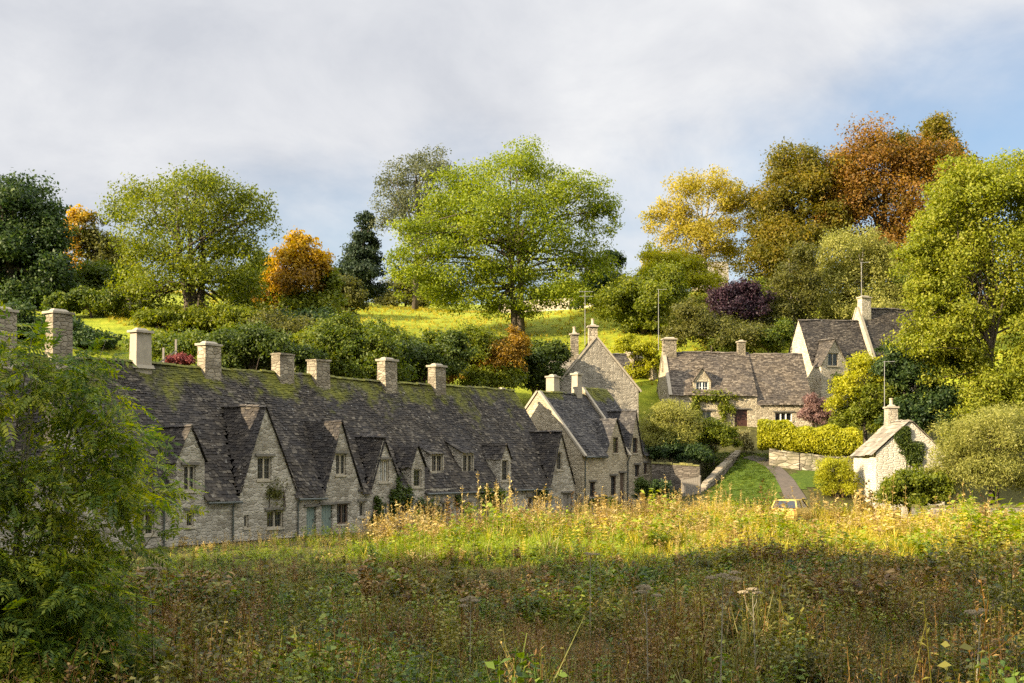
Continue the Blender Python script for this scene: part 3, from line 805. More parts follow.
# ---- cottage with the red door
hd = House('stone_cottage', 'golden stone cottage with a dark red door, white dormer window and mottled slate roof', 'cottage', (*ray(669, 400, 108)[:2], 6.3), rad(3), 'stone_warm', 'slate_far')
zd = lambda px, py, u=0: hd.q(px, py, u)[1]
DD = 6.4
xd1 = hd.q(757, 393)[0]; xd2 = hd.q(812, 403)[0]
rd = W(hd, 734.5, 409.5, 747.5, 432); rd = (rd[0], .05, rd[2], rd[3])
hd_w = [(W(hd, 775, 412.5, 792, 421), dict(lights=3, mat='white_paint', bars=0)), (W(hd, 700, 411, 712, 422), dict(lights=2, mat='dressed'))]
gD = dict(x0=hd.q(693.5, 380, .3)[0], x1=hd.q(711, 380, .3)[0], za=zd(702, 368.5, .3), zf=zd(702, 381, .3), wall=False, y0=.3, zt=zd(702, 381, .3), sl=0.02)
gD['xc'] = (gD['x0'] + gD['x1']) / 2
ed = zd(715, 394)
hd.section(0, xd1, ed, zd(705, 353, DD / 2), DD, gables=[gD], holes=[rd, hd_w[1][0]], coping=[.1], ends_over=.02)
hd.section(xd1 + .02, xd2, zd(780, 403), zd(775, 354.5, DD / 2), DD, holes=[hd_w[0][0]], end0=False, ends_over=.05, slate='slate_far')
mp = lambda a, z, d: Vector((a, .3 + d, z))
r = (gD['x0'] + .22, ed + .1, gD['x1'] - .22, gD['zf'] - .05)
hd.panel(mp, [(gD['x0'], ed - .3), (gD['x1'], ed - .3), (gD['x1'], gD['zf']), (gD['xc'], gD['za']), (gD['x0'], gD['zf'])], [r])
for x in (gD['x0'], gD['x1']): hd.wmb.face((x, .3, ed), (x, 1.6, gD['zf']), (x, .3, gD['zf']))
hd.window(mp, r, lights=2, mat='white_paint', lintel=False, bars=1, label='white painted dormer window')
hd.gable_roof(dict(gD, slate='slate_far'), ed, zd(705, 353, DD / 2), DD)
for r, k in hd_w: hd.window(hd.front, r, **k)
hd.door(hd.front, rd, 'red_door', 'dark red door')
chim(hd, 662, 676, 340, DD / 2, 'stone_chimney', 'slab', base=zd(670, 372, DD / 2), d=.75)
chim(hd, 737, 745, 342.5, DD / 2, 'stone_chimney', 'slab', base=zd(740, 365, DD / 2), d=.8)
hd.finish()

# ---- pale gabled house up the lane
he = House('gabled_house', 'pale stone house with a sunlit end gable, dark slate roof and one gabled front window', 'house', (*ray(821, 400, 112)[:2], 7.0), rad(20), 'stone_pale', 'slate_brown')
DE = 7.2
ee = he.q(822, 394)[1]; _, re_ = he.qe(796, 320, 0)
xE = he.q(858, 320, DE / 2)[0]
gE = dict(slate='slate_brown', x0=.02, x1=he.q(848, 363)[0], za=he.q(832, 339)[1], zf=he.q(819, 365)[1]); gE['xc'] = gE['x1'] / 2
wE = W(he, 828, 353, 838, 366)
he.section(0, xE, ee, re_, DE, gables=[gE], holes=[wE, (1.2, .4, 2.6, 1.8)], end1=False, ends_over=.06)
he.gable_roof(gE, ee, re_, DE)
zf2 = ee
for x in (gE['x0'], gE['x1']): he.wmb.face((x, 0, ee - .1), (x, (gE['zf'] - ee) / ((re_ - ee) / (DE / 2)), gE['zf']), (x, 0, gE['zf']))
he.window(he.front, wE, lights=2, lintel=False, bars=2)
he.window(he.front, (1.2, .4, 2.6, 1.8), lights=2)
r2 = he.q(880, 309, DE / 2)[1]
he.section(xE + .004, xE + 6.5, ee + .7, r2, DE + .4, coping=[xE + .12], ends_over=0.0)
chim(he, 857.5, 871, 298, DE / 2, 'stone_pale', 'slab', base=re_ - .6, d=.7)
he.finish()

# ---- small house at the meadow's edge
hf, WF = gable_house(944.5, 85, 876, 'stone_cottage', 'small pale stone cottage with an ivy clad gable beside the meadow', 'cottage', 0.2, 'limewash', 'slate_pale', 0)
zf_ = lambda py, Y=85: EYE + (HY - py) / F * Y - .2
hf.section(0, 5.6, zf_(453), zf_(421), WF, over=.28, ends_over=.12)
chim(hf, 886, 896.5, 409, WF / 2, 'stone_pale', 'slab', 1, base=zf_(428), d=.9)
hf.chimney(5.1, WF / 2, .72, .72, zf_(432), zf_(410), 'stone_chimney', 'slab', 1) if False else None
mpL = lambda a, z, d: Vector((a, WF - d, z))
hf.finish()
# ------------------------------------------------------------------ trees and shrubs
def unit(n):
    d = rng.normal(size=(n, 3)); return d / np.linalg.norm(d, axis=1, keepdims=True)

def leaf_quads(C, OUT, size, aspect=0.55, droop=0.0):
    """one diamond-shaped leaf (or spray of leaves) per centre"""
    n = len(C)
    nr = OUT * 0.7 + rng.normal(size=(n, 3)) * 0.75 + np.array([0, 0, 0.35])
    nr /= np.linalg.norm(nr, axis=1, keepdims=True)
    tg = np.cross(nr, rng.normal(size=(n, 3))); tg[:, 2] -= droop
    tg -= nr * (tg * nr).sum(1, keepdims=True)
    tg /= np.maximum(np.linalg.norm(tg, axis=1, keepdims=True), 1e-6)
    bt = np.cross(nr, tg)
    a = (size * rng.uniform(0.5, 1.45, n))[:, None]; b = a * aspect
    fold = nr * a * 0.18
    V = np.stack([C - tg * a, C + bt * b + fold, C + tg * a, C - bt * b + fold], 1).reshape(-1, 3)
    return V

def blob_cloud(blobs, n, sub=0.30, airy=0.0, flat=0.8, fringe=0.18, subn=1.0):
    """blobs: (cx, cy, cz, rx, ry, rz). Leaves gather in boughs scattered through every blob; returns centres, outward directions, blob index, bough centres"""
    area = np.array([(b[3] * b[4] + b[3] * b[5] + b[4] * b[5]) for b in blobs]); share = area / area.sum()
    Cs, Os, Is, boughs = [], [], [], []
    for bi, b in enumerate(blobs):
        c = np.array(b[:3]); r = np.array(b[3:6]); rm = r.mean()
        k = max(5, int(subn * 26 * (0.30 / sub) ** 2 * (1 - 0.45 * airy)))
        d = unit(k); d[:, 2] = np.where(d[:, 2] < -0.55, -d[:, 2] * 0.5, d[:, 2])
        fr = rng.uniform(0.42, 1.0, k) ** 0.8
        bc = c + d * r * fr[:, None] * (1 - sub * 0.55)
        br = rm * sub * rng.uniform(0.75, 1.3, k) * np.where(rng.uniform(0, 1, k) < .3, .6, 1.15)
        m = int(n * share[bi]); pick = rng.choice(k, m, p=br ** 2 / (br ** 2).sum())
        dd = unit(m)
        rr = rng.uniform(0, 1, m) ** (0.45)
        far = rng.uniform(0, 1, m) < fringe
        rr = np.where(far, rng.uniform(1.0, 1.5, m), rr)
        P = bc[pick] + dd * (br[pick] * rr)[:, None] * np.array([1.12, 1.12, flat])
        o = dd * 0.6 + (P - c) / r * 0.5
        Cs.append(P); Os.append(o); Is.append(np.full(m, bi)); boughs.append(bc)
    return np.concatenate(Cs), np.concatenate(Os), np.concatenate(Is), boughs

def tree(name, label, px, Y, blobs, n, leaf, mats, base_py=None, trunk=0.35, bark='bark', group=None, cat='tree', sub=0.30, airy=0.0, flat=0.8, fringe=0.18, dz=0.85, limbs=14, trunk_h=0.35, aspect=0.55, droop=0.0, subn=1.0, multi=1, X=None):
    """blobs: (px, py, rx, ry[, material index[, depth offset]]) as the crown shows, turned into masses of their true size at distance Y"""
    if X is None: X = (px - CX) / F * Y
    Z = gz(X, Y)
    o = empty(name, (X, Y, Z), 0, label, cat, group)
    n = int(n * 2.3); leaf *= .63; sub *= .80; fringe *= 1.3
    B = []; mi = []
    s = Y / F
    for i, b in enumerate(blobs):
        x, _, z = ray(b[0], b[1], Y)
        dy = b[5] * s if len(b) > 5 else random.uniform(-0.35, 0.35) * b[2] * s
        g_ = 1.18; B.append((x - X, dy, z - Z, b[2] * s * g_, b[2] * s * dz * g_, b[3] * s * g_)); mi.append(b[4] if len(b) > 4 else 0)
    C, O, I, boughs = blob_cloud(B, n, sub, airy, flat, fringe, subn)
    ok = C[:, 2] > 0.15
    C, O, I = C[ok], O[ok], I[ok]
    V = leaf_quads(C, O, leaf, aspect, droop)
    me = np_mesh('crown', V, np.arange(len(V)).reshape(-1, 4))
    me.polygons.foreach_set('material_index', np.array(mi, dtype=np.int32)[I])
    cn = 'crown' if cat == 'tree' else 'foliage'
    link(cn, me, [M[x] for x in mats], o)
    # trunk and limbs that reach into the boughs
    mb = MB()
    allb = np.concatenate(boughs); top = max(b[2] + b[5] * 0.5 for b in B)
    cen = np.average(np.array([b[:3] for b in B]), axis=0, weights=[b[3] ** 2 for b in B])
    for q in range(multi):
        off = Vector((random.uniform(-.6, .6), random.uniform(-.5, .5), 0)) * (multi > 1) * trunk * 3
        fork = Vector((cen[0] * .25, cen[1] * .25, max(0.4, top * trunk_h))) + off * 1.5
        crown_top = Vector((cen[0] * .8, cen[1] * .8, top * 0.9)) + off * 2
        pts = [Vector((0, 0, -0.4)) + off, fork * 0.5 + off * .3, fork, fork.lerp(crown_top, 0.35) + Vector((random.uniform(-.3, .3), 0, 0)), fork.lerp(crown_top, 0.7), crown_top]
        mb.tube(pts, [trunk * 1.25, trunk, trunk * .85, trunk * .6, trunk * .35, trunk * .1], 8)
        sel = rng.choice(len(allb), min(limbs // multi + 1, len(allb)), replace=False)
        for j in sel:
            e = Vector(allb[j]); f = random.uniform(0.0, 0.6)
            st = fork.lerp(crown_top, f) if e.z > fork.z else fork * 0.9
            mid = st.lerp(e, 0.5) + Vector((random.uniform(-.08, .08), random.uniform(-.08, .08), random.uniform(.02, .12))) * (e - st).length
            mb.tube([st, st.lerp(mid, .5) + Vector((0, 0, .02 * (e - st).length)), mid, mid.lerp(e, .55), e], [trunk * .42 * (1 - f * .5), trunk * .34, trunk * .24, trunk * .15, trunk * .06], 5, cap=False)
    mb.build('trunk' if cat == 'tree' else 'stem', M[bark], o, smooth=True)
    return o

# leaf colours (as they are in flat light)
L_ = lambda k, *c, **kw: M.__setitem__(k, leaf_mat(k, list(c), **kw))
L_('lf_dark', (0.016, 0.034, 0.010), (0.036, 0.064, 0.014), (0.075, 0.105, 0.018))
L_('lf_green', (0.045, 0.072, 0.009), (0.090, 0.120, 0.012), (0.165, 0.18, 0.016), trans=.38)
L_('lf_ash', (0.068, 0.090, 0.008), (0.13, 0.155, 0.010), (0.21, 0.215, 0.016), trans=.4)
L_('lf_big', (0.085, 0.120, 0.007), (0.165, 0.205, 0.010), (0.27, 0.285, 0.018), trans=.4)
L_('lf_bright', (0.115, 0.14, 0.010), (0.20, 0.22, 0.014), (0.31, 0.30, 0.035), trans=.42)
L_('lf_olive', (0.055, 0.060, 0.012), (0.10, 0.10, 0.017), (0.16, 0.15, 0.028), trans=.38)
L_('lf_grey', (0.060, 0.070, 0.030), (0.10, 0.11, 0.045), (0.16, 0.165, 0.070))
L_('lf_orange', (0.16, 0.135, 0.008), (0.36, 0.215, 0.009), (0.54, 0.33, 0.015), trans=.4, clump=.5)
L_('lf_yellow', (0.17, 0.16, 0.014), (0.32, 0.255, 0.022), (0.44, 0.35, 0.07), trans=.42, clump=.5)
L_('lf_conifer', (0.014, 0.026, 0.012), (0.028, 0.045, 0.018), (0.05, 0.07, 0.026), trans=0.15)
L_('lf_beech', (0.070, 0.072, 0.008), (0.13, 0.115, 0.010), (0.22, 0.15, 0.012), trans=.4, clump=.5, nscale=.25)
L_('lf_copper', (0.070, 0.062, 0.010), (0.14, 0.085, 0.013), (0.22, 0.105, 0.017), (0.29, 0.18, 0.022), trans=.38, clump=.6, nscale=.25)
L_('lf_purple', (0.014, 0.008, 0.011), (0.034, 0.015, 0.022), (0.06, 0.027, 0.035), trans=0.2)
L_('lf_pink', (0.12, 0.06, 0.05), (0.21, 0.12, 0.10), (0.29, 0.19, 0.14))
L_('lf_red', (0.10, 0.02, 0.02), (0.18, 0.04, 0.035), (0.26, 0.08, 0.06))
L_('lf_willow', (0.14, 0.15, 0.028), (0.24, 0.235, 0.046), (0.34, 0.32, 0.085), trans=.4)
L_('lf_pale', (0.16, 0.145, 0.055), (0.26, 0.235, 0.095), (0.36, 0.325, 0.15), trans=.38)
L_('lf_hedge', (0.16, 0.175, 0.010), (0.30, 0.295, 0.012), (0.43, 0.40, 0.020), trans=.4, clump=.5)
L_('lf_ivy', (0.026, 0.044, 0.008), (0.055, 0.080, 0.010), (0.10, 0.125, 0.014))
L_('lf_rust', (0.13, 0.075, 0.010), (0.24, 0.14, 0.015), (0.33, 0.20, 0.022), trans=.38)

# --- the skyline, from one side of the view to the other
tree('oak_tree', 'dark green broad tree at the end of the skyline beside the orange tree', 12, 112, [(30, 305, 34, 24), (-5, 325, 50, 20), (5, 210, 42, 42), (-35, 240, 55, 60), (48, 232, 24, 34), (20, 262, 50, 40), (-10, 290, 60, 40), (55, 275, 18, 26)], 34000, .25, ['lf_dark'], trunk=.5)
tree('maple_tree', 'narrow green tree with orange side branches between the dark oak and the airy ash', 97, 124, [(100, 310, 30, 20, 0), (60, 300, 16, 20, 0), (80, 226, 14, 20, 1), (72, 250, 12, 20, 1), (78, 272, 13, 12, 1), (98, 250, 22, 34, 0), (105, 285, 26, 30, 0), (88, 305, 22, 18, 0)], 12000, .24, ['lf_olive', 'lf_orange'], trunk=.25)
tree('ash_tree', 'airy spreading ash with sky showing through, behind the smooth ashlar chimney', 195, 108, [(150, 322, 40, 18), (225, 325, 44, 18), (100, 320, 26, 14), (190, 196, 60, 28), (135, 215, 32, 34), (240, 215, 36, 36), (185, 235, 70, 40), (150, 268, 36, 34), (235, 262, 36, 34), (190, 290, 62, 34), (130, 300, 28, 26), (245, 300, 28, 28)], 22000, .19, ['lf_ash'], base_py=345, trunk=.38, sub=.24, airy=.5, limbs=34, trunk_h=.28, fringe=.28, multi=3)
tree('maple_tree', 'rounded tree turning orange at the top above dark shrubs', 300, 118, [(285, 332, 40, 18, 0), (325, 330, 28, 18, 0), (302, 248, 16, 16, 1), (290, 264, 20, 16, 1), (318, 264, 16, 18, 1), (276, 284, 16, 16, 1), (304, 284, 30, 20, 2), (326, 290, 18, 22, 0), (300, 310, 42, 22, 0), (268, 300, 16, 14, 2)], 17000, .24, ['lf_ash', 'lf_orange', 'lf_rust'], trunk=.3)
tree('spruce_tree', 'dark conifer standing between the orange tree and the great yellow green tree', 362, 150, [(366, 222, 8, 12), (364, 240, 14, 14), (362, 258, 20, 14), (360, 275, 23, 14), (360, 292, 26, 14)], 11000, .26, ['lf_conifer'], trunk=.3, sub=.35, droop=.6, trunk_h=.2)
tree('ash_tree', 'thin grey green tree rising behind the great yellow green tree', 415, 150, [(425, 168, 28, 20), (395, 188, 24, 26), (440, 185, 24, 24), (410, 215, 34, 26), (440, 230, 30, 30)], 8500, .20, ['lf_grey'], trunk=.35, sub=.22, airy=.6, limbs=30, fringe=.3)
tree('ash_tree', 'great spreading yellow green tree in the middle of the hillside pasture', 517, 128, [(555, 298, 42, 18), (510, 312, 30, 14), (515, 178, 54, 36), (455, 205, 40, 36), (570, 205, 44, 38), (505, 220, 70, 46), (425, 240, 36, 34), (600, 222, 22, 30), (455, 265, 46, 36), (545, 258, 56, 40), (590, 270, 28, 30), (500, 285, 50, 28), (420, 285, 34, 26), (405, 265, 22, 22), (470, 300, 38, 18)], 41000, .20, ['lf_big'], trunk=.36, sub=.25, airy=.2, limbs=60, flat=.62, fringe=.28, trunk_h=.3, multi=2)
tree('yew_tree', 'dark tree at the shaded side of the great yellow green tree', 600, 140, [(600, 285, 20, 24), (585, 300, 16, 16), (612, 262, 12, 16)], 5000, .24, ['lf_dark'], trunk=.25)
tree('sycamore_tree', 'low rounded yellow green tree above the far cottages with a house roof before it', 645, 126, [(640, 300, 38, 26), (665, 285, 24, 24), (622, 312, 24, 18), (650, 322, 34, 14)], 16000, .21, ['lf_ash'], trunk=.3, multi=2)
tree('birch_tree', 'golden yellow birch with thin drooping branches on the skyline', 706, 146, [(705, 200, 38, 28), (670, 222, 26, 24), (735, 215, 20, 32), (700, 240, 40, 28), (665, 262, 22, 14), (720, 258, 28, 22), (655, 272, 12, 20)], 15000, .20, ['lf_yellow'], trunk=.3, bark='bark_pale', sub=.22, airy=.4, limbs=34, droop=.8, fringe=.3)
tree('beech_tree', 'tall dense olive brown beech beside the golden birch', 790, 142, [(785, 285, 46, 26), (760, 300, 28, 20), (795, 175, 32, 36), (775, 210, 30, 40), (812, 205, 28, 44), (785, 250, 38, 36), (765, 250, 20, 30)], 32000, .24, ['lf_beech'], trunk=.45, dz=1.0)
tree('copper_beech', 'large copper red beech crowning the skyline', 880, 142, [(880, 275, 54, 30, 1), (930, 270, 40, 34, 1), (838, 190, 22, 40, 1), (900, 150, 22, 18, 1), (880, 165, 48, 34), (850, 190, 34, 40), (915, 180, 36, 44), (875, 215, 56, 40), (835, 225, 22, 34), (905, 240, 44, 40)], 42000, .24, ['lf_copper', 'lf_beech'], trunk=.5, dz=1.0)
tree('beech_tree', 'olive green tree top just behind the copper beech', 940, 152, [(940, 145, 20, 28), (955, 180, 22, 34), (928, 165, 18, 20)], 9000, .25, ['lf_beech'], trunk=.4)
tree('birch_tree', 'pale olive birch growing behind the pale gabled house', 858, 126, [(870, 318, 46, 18), (905, 300, 30, 26), (850, 250, 32, 24), (870, 280, 32, 34), (838, 285, 28, 36), (855, 310, 44, 24), (884, 262, 18, 24)], 26000, .17, ['lf_willow'], trunk=.25, bark='bark_pale', sub=.24, airy=.15, droop=.5, fringe=.25)
tree('birch_tree', 'green pointed birch growing beside the dark purple tree', 795, 124, [(800, 262, 16, 22), (795, 290, 26, 28), (785, 318, 30, 26), (770, 335, 20, 16)], 11000, .17, ['lf_olive'], trunk=.2, bark='bark_pale', sub=.24, fringe=.25)
tree('plum_tree', 'small dark purple leaved tree below the golden birch', 735, 122, [(728, 298, 20, 14), (752, 304, 22, 18), (735, 315, 28, 14), (745, 290, 14, 10)], 7500, .17, ['lf_purple'], trunk=.15)
tree('elder_bush', 'wild grey green bush between the purple tree and the cottage chimneys', 710, 118, [(705, 330, 34, 20), (735, 340, 30, 16), (690, 315, 20, 16), (765, 340, 16, 14), (675, 338, 14, 14)], 14000, .16, ['lf_olive'], cat='shrub', trunk=.1, multi=3)
tree('ash_tree', 'tall bright green tree filling the edge of the view beside the copper beech', 990, 97, [(960, 190, 34, 30), (920, 260, 24, 26), (935, 340, 40, 34), (985, 425, 40, 24), (1045, 440, 40, 30), (985, 200, 50, 40), (1035, 190, 50, 42), (945, 232, 30, 32), (1000, 250, 60, 44), (955, 280, 42, 40), (1040, 280, 50, 60), (935, 315, 30, 26), (990, 330, 56, 44), (1040, 370, 46, 54), (960, 365, 36, 34), (1000, 400, 46, 36), (925, 290, 20, 24)], 66000, .18, ['lf_bright'], trunk=.24, sub=.22, airy=.15, limbs=60, flat=.7, fringe=.35, dz=.8)
tree('holly_tree', 'dark evergreen growing in the gap behind the small pale cottage', 915, 99, [(915, 385, 28, 32), (895, 365, 20, 24), (935, 410, 24, 30), (905, 418, 26, 24), (945, 360, 16, 22)], 15000, .18, ['lf_dark'], trunk=.2)
tree('hazel_tree', 'yellow green small tree beside the lane between hedge and small cottage', 868, 101, [(868, 372, 24, 18, 1), (850, 395, 20, 22, 1), (880, 395, 24, 24, 0), (865, 420, 32, 24), (845, 425, 14, 14)], 13000, .15, ['lf_ash', 'lf_hedge'], trunk=.12, airy=.3, multi=3, sub=.25, fringe=.3)
tree('willow_tree', 'pale grey green willow bush behind the low mossy wall', 992, 82, [(985, 432, 46, 24), (1015, 450, 36, 40), (960, 460, 32, 26), (990, 475, 48, 22), (940, 478, 18, 16)], 20000, .15, ['lf_willow'], cat='shrub', trunk=.16, multi=4, aspect=.3, airy=.25, sub=.25, fringe=.35, limbs=30)
tree('laurel_bush', 'dense mid green bush against the front of the small pale cottage', 908, 81, [(908, 484, 24, 14), (894, 492, 14, 10), (930, 488, 18, 13), (912, 497, 32, 10)], 11000, .15, ['lf_ash'], cat='shrub', trunk=.08, multi=3)
# --- hedges and shrubs on the bank behind the row
tree('hawthorn_bush', 'dark olive bush behind the row below the orange tree', 285, 103, [(285, 338, 40, 26), (250, 350, 26, 20), (320, 345, 30, 24), (290, 362, 60, 16)], 16000, .19, ['lf_olive'], cat='shrub', trunk=.12, multi=3)
tree('hawthorn_bush', 'grey green bush behind the row next to the rough chimney pair', 335, 99, [(338, 355, 32, 22), (310, 365, 22, 16), (362, 366, 16, 16)], 10000, .18, ['lf_grey'], cat='shrub', trunk=.1, multi=3)
tree('hawthorn_bush', 'low green bush behind the row near the red leaved shrub', 200, 92, [(190, 350, 40, 14), (235, 352, 30, 20), (150, 345, 26, 12), (255, 365, 26, 14)], 12000, .17, ['lf_green'], cat='shrub', trunk=.1, multi=3)
tree('hawthorn_bush', 'dark green bush behind the row before the great tree', 412, 102, [(395, 350, 26, 20), (425, 358, 30, 20), (440, 345, 20, 14), (405, 372, 36, 14), (375, 335, 16, 16)], 14000, .18, ['lf_green'], cat='shrub', trunk=.1, multi=3)
tree('hawthorn_bush', 'bush with orange autumn leaves behind the end of the row', 487, 102, [(480, 345, 26, 20, 0), (505, 362, 20, 24, 1), (465, 368, 22, 22, 1), (490, 380, 32, 16, 0), (455, 352, 14, 16, 0), (515, 345, 16, 18, 1)], 16000, .17, ['lf_ash', 'lf_rust'], cat='shrub', trunk=.1, multi=3)
tree('hawthorn_bush', 'dark hedge bush beside the chimneys of the end cottage', 535, 106, [(535, 362, 22, 20), (555, 355, 16, 14), (520, 375, 18, 18), (545, 380, 24, 14)], 9000, .18, ['lf_ivy'], cat='shrub', trunk=.1, multi=3)
tree('elder_bush', 'dark bank of bushes below the airy ash tree', 110, 95, [(95, 345, 30, 14), (60, 330, 26, 16), (20, 330, 34, 22), (-20, 325, 30, 26)], 11000, .2, ['lf_dark'], cat='shrub', trunk=.1, multi=3)
tree('berberis_bush', 'small red leaved shrub on the ridge line beside the ashlar chimney', 178, 80, [(176, 360, 13, 6), (188, 361, 8, 5)], 2600, .10, ['lf_red'], cat='shrub', trunk=.05)
tree('holly_bush', 'tall dark bush behind the row between the two single stone chimneys', 245, 88, [(238, 352, 30, 22), (262, 345, 26, 24), (225, 368, 26, 14), (290, 362, 30, 18)], 14000, .17, ['lf_ivy'], cat='shrub', trunk=.1, multi=3)
tree('hazel_bush', 'broad olive green bush behind the row between the fifth and seventh chimneys', 352, 93, [(345, 340, 34, 24), (375, 352, 28, 22), (325, 360, 26, 18), (360, 372, 44, 12)], 15000, .17, ['lf_green'], cat='shrub', trunk=.1, multi=3)
tree('holly_bush', 'dark bush filling the bank between the last two row chimneys', 418, 97, [(412, 362, 26, 20), (440, 366, 26, 18), (398, 374, 20, 12), (455, 350, 18, 18)], 11000, .17, ['lf_ivy'], cat='shrub', trunk=.1, multi=3)
tree('hazel_bush', 'green bush under the orange topped tree on the bank', 300, 108, [(270, 328, 26, 18), (310, 330, 30, 18), (335, 335, 22, 16), (245, 335, 22, 16)], 13000, .18, ['lf_dark'], cat='shrub', trunk=.1, multi=3)
tree('hedgerow_tree', 'mid green hedgerow tree between the airy ash and the orange topped tree', 258, 122, [(258, 292, 24, 24), (245, 315, 24, 20), (275, 318, 20, 18), (262, 335, 28, 14)], 12000, .2, ['lf_green'], trunk=.18)
tree('hedgerow_tree', 'olive hedgerow tree at the foot of the dark conifer', 345, 135, [(340, 292, 18, 16), (352, 300, 16, 14), (335, 312, 20, 12)], 11000, .2, ['lf_olive'], trunk=.18)
tree('hedgerow_tree', 'dense green hedgerow tree below the narrow orange sided tree', 108, 118, [(100, 285, 26, 24), (70, 292, 24, 22), (128, 290, 20, 20), (45, 312, 26, 12)], 13000, .22, ['lf_green'], trunk=.2)
tree('birch_tree', 'low yellow birch beside the golden one, above the mast', 665, 138, [(660, 262, 20, 20), (682, 272, 22, 22), (650, 280, 16, 16), (700, 285, 24, 12)], 9500, .19, ['lf_hedge'], trunk=.15, bark='bark_pale', droop=.6)
tree('hazel_bush', 'bright ragged bush on the bank above the second chimney pair', 325, 97, [(318, 340, 20, 10), (300, 345, 16, 10), (345, 338, 16, 12)], 5000, .16, ['lf_ash'], cat='shrub', trunk=.08, multi=3, fringe=.4)
tree('hazel_tree', 'bright green tree on the bank between purple tree and pale gabled house', 765, 128, [(760, 300, 22, 24), (778, 320, 22, 20), (748, 325, 20, 16), (790, 300, 14, 20)], 10000, .18, ['lf_ash'], trunk=.15)
tree('ash_tree', 'tall green tree between the copper beech and the edge of the view', 955, 118, [(950, 225, 30, 34), (930, 255, 26, 30), (965, 260, 30, 34), (940, 290, 30, 26)], 18000, .2, ['lf_bright'], trunk=.25)
tree('hedgerow_tree', 'bushy green hedgerow below the airy ash, above the third and fourth chimneys', 190, 103, [(165, 322, 26, 14), (200, 326, 30, 14), (235, 322, 26, 16), (140, 332, 20, 10)], 11000, .19, ['lf_ash'], trunk=.12, multi=3)
tree('hedgerow_tree', 'small green tree on the pasture edge below the narrow orange sided tree', 92, 106, [(84, 300, 16, 12), (62, 306, 18, 12), (110, 302, 16, 14)], 7000, .19, ['lf_green'], trunk=.12)
tree('hedgerow_tree', 'far olive tree on the crest between the conifer and the great tree', 405, 168, [(400, 292, 20, 16), (420, 290, 22, 20), (386, 299, 16, 10), (440, 296, 22, 16), (410, 302, 30, 8)], 8000, .22, ['lf_olive'], trunk=.15)
tree('hedgerow_tree', 'far green tree on the crest to the side of the orange topped tree', 270, 150, [(262, 268, 14, 18), (250, 282, 20, 18), (275, 288, 18, 14), (240, 295, 20, 12)], 8000, .22, ['lf_green'], trunk=.15)
tree('hedgerow_tree', 'far dark green tree on the crest just past the great tree', 560, 168, [(548, 300, 20, 12), (572, 294, 22, 16), (592, 300, 18, 12)], 6500, .22, ['lf_green'], trunk=.15)
tree('hedgerow_tree', 'far hazy green tree between the narrow orange sided tree and the airy ash', 118, 145, [(112, 262, 16, 20), (128, 275, 18, 18), (100, 280, 16, 16), (140, 292, 24, 12)], 8000, .22, ['lf_olive'], trunk=.15)
tree('hedgerow_tree', 'far olive tree just inside the conifer on the crest', 340, 160, [(335, 286, 16, 16), (326, 298, 18, 10), (352, 296, 18, 10)], 5000, .22, ['lf_ash'], trunk=.15)
tree('bramble_bush', 'sunny bramble bush on the bank between tall gable and red door cottage', 632, 116, [(628, 345, 16, 10), (645, 352, 16, 10), (652, 365, 10, 14), (640, 375, 12, 14)], 6000, .15, ['lf_hedge'], cat='shrub', trunk=.06, multi=3)
tree('bramble_bush', 'overgrown green bush above the roof of the red door cottage', 775, 118, [(755, 342, 26, 14), (785, 340, 22, 18), (725, 346, 20, 10)], 9000, .15, ['lf_green'], cat='shrub', trunk=.06, multi=3)
tree('elder_tree', 'dense green tree on the hill behind the pale gabled house', 905, 128, [(900, 300, 34, 24), (935, 310, 30, 30), (875, 312, 24, 16), (950, 280, 24, 28)], 16000, .2, ['lf_green'], trunk=.2)
tree('hawthorn_tree', 'small dark hedgerow tree on the far pasture edge below the dark oak', 60, 128, [(55, 300, 24, 16), (85, 305, 18, 14), (25, 305, 24, 16)], 9000, .22, ['lf_olive'], trunk=.15)
# --- around the lane
tree('pampas_bush', 'tall arching olive bush at the end of the cottage row', 672, 97, [(672, 420, 24, 18), (655, 432, 16, 18), (690, 428, 14, 18), (670, 442, 28, 14)], 9000, .17, ['lf_willow'], cat='shrub', trunk=.06, multi=4, aspect=.22, fringe=.5)
tree('privet_bush', 'clipped round yellow green bush before the red door cottage', 714, 98, [(712, 435, 22, 14), (700, 444, 16, 14), (728, 440, 12, 14)], 8000, .12, ['lf_ash'], cat='shrub', trunk=.06, multi=3, fringe=.08)
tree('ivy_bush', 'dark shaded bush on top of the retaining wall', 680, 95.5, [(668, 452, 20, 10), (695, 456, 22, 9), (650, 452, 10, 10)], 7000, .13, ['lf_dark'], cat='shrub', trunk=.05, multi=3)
tree('berberis_bush', 'pinkish red shrub by the windows of the red door cottage', 816, 104, [(815, 408, 12, 14), (822, 418, 12, 10), (806, 416, 8, 9)], 4500, .11, ['lf_pink'], cat='shrub', trunk=.05, multi=3, fringe=.3)
tree('rose_bush', 'small pale flowering bush by the gate of the red door cottage', 744, 101, [(742, 437, 8, 8), (748, 446, 6, 8)], 1800, .10, ['lf_pale'], cat='shrub', trunk=.04)
tree('forsythia_bush', 'bright yellow green feathery bush by the small pale cottage', 836, 88, [(835, 468, 17, 14), (846, 480, 12, 16), (824, 480, 12, 10), (838, 492, 20, 10)], 6500, .12, ['lf_hedge'], cat='shrub', trunk=.05, multi=3, aspect=.3, fringe=.4)
tree('box_bush', 'dark rounded shrub against the wall of the end cottage', 664, 88, [(658, 489, 12, 9), (668, 496, 12, 8)], 3000, .10, ['lf_dark'], cat='shrub', trunk=.04)
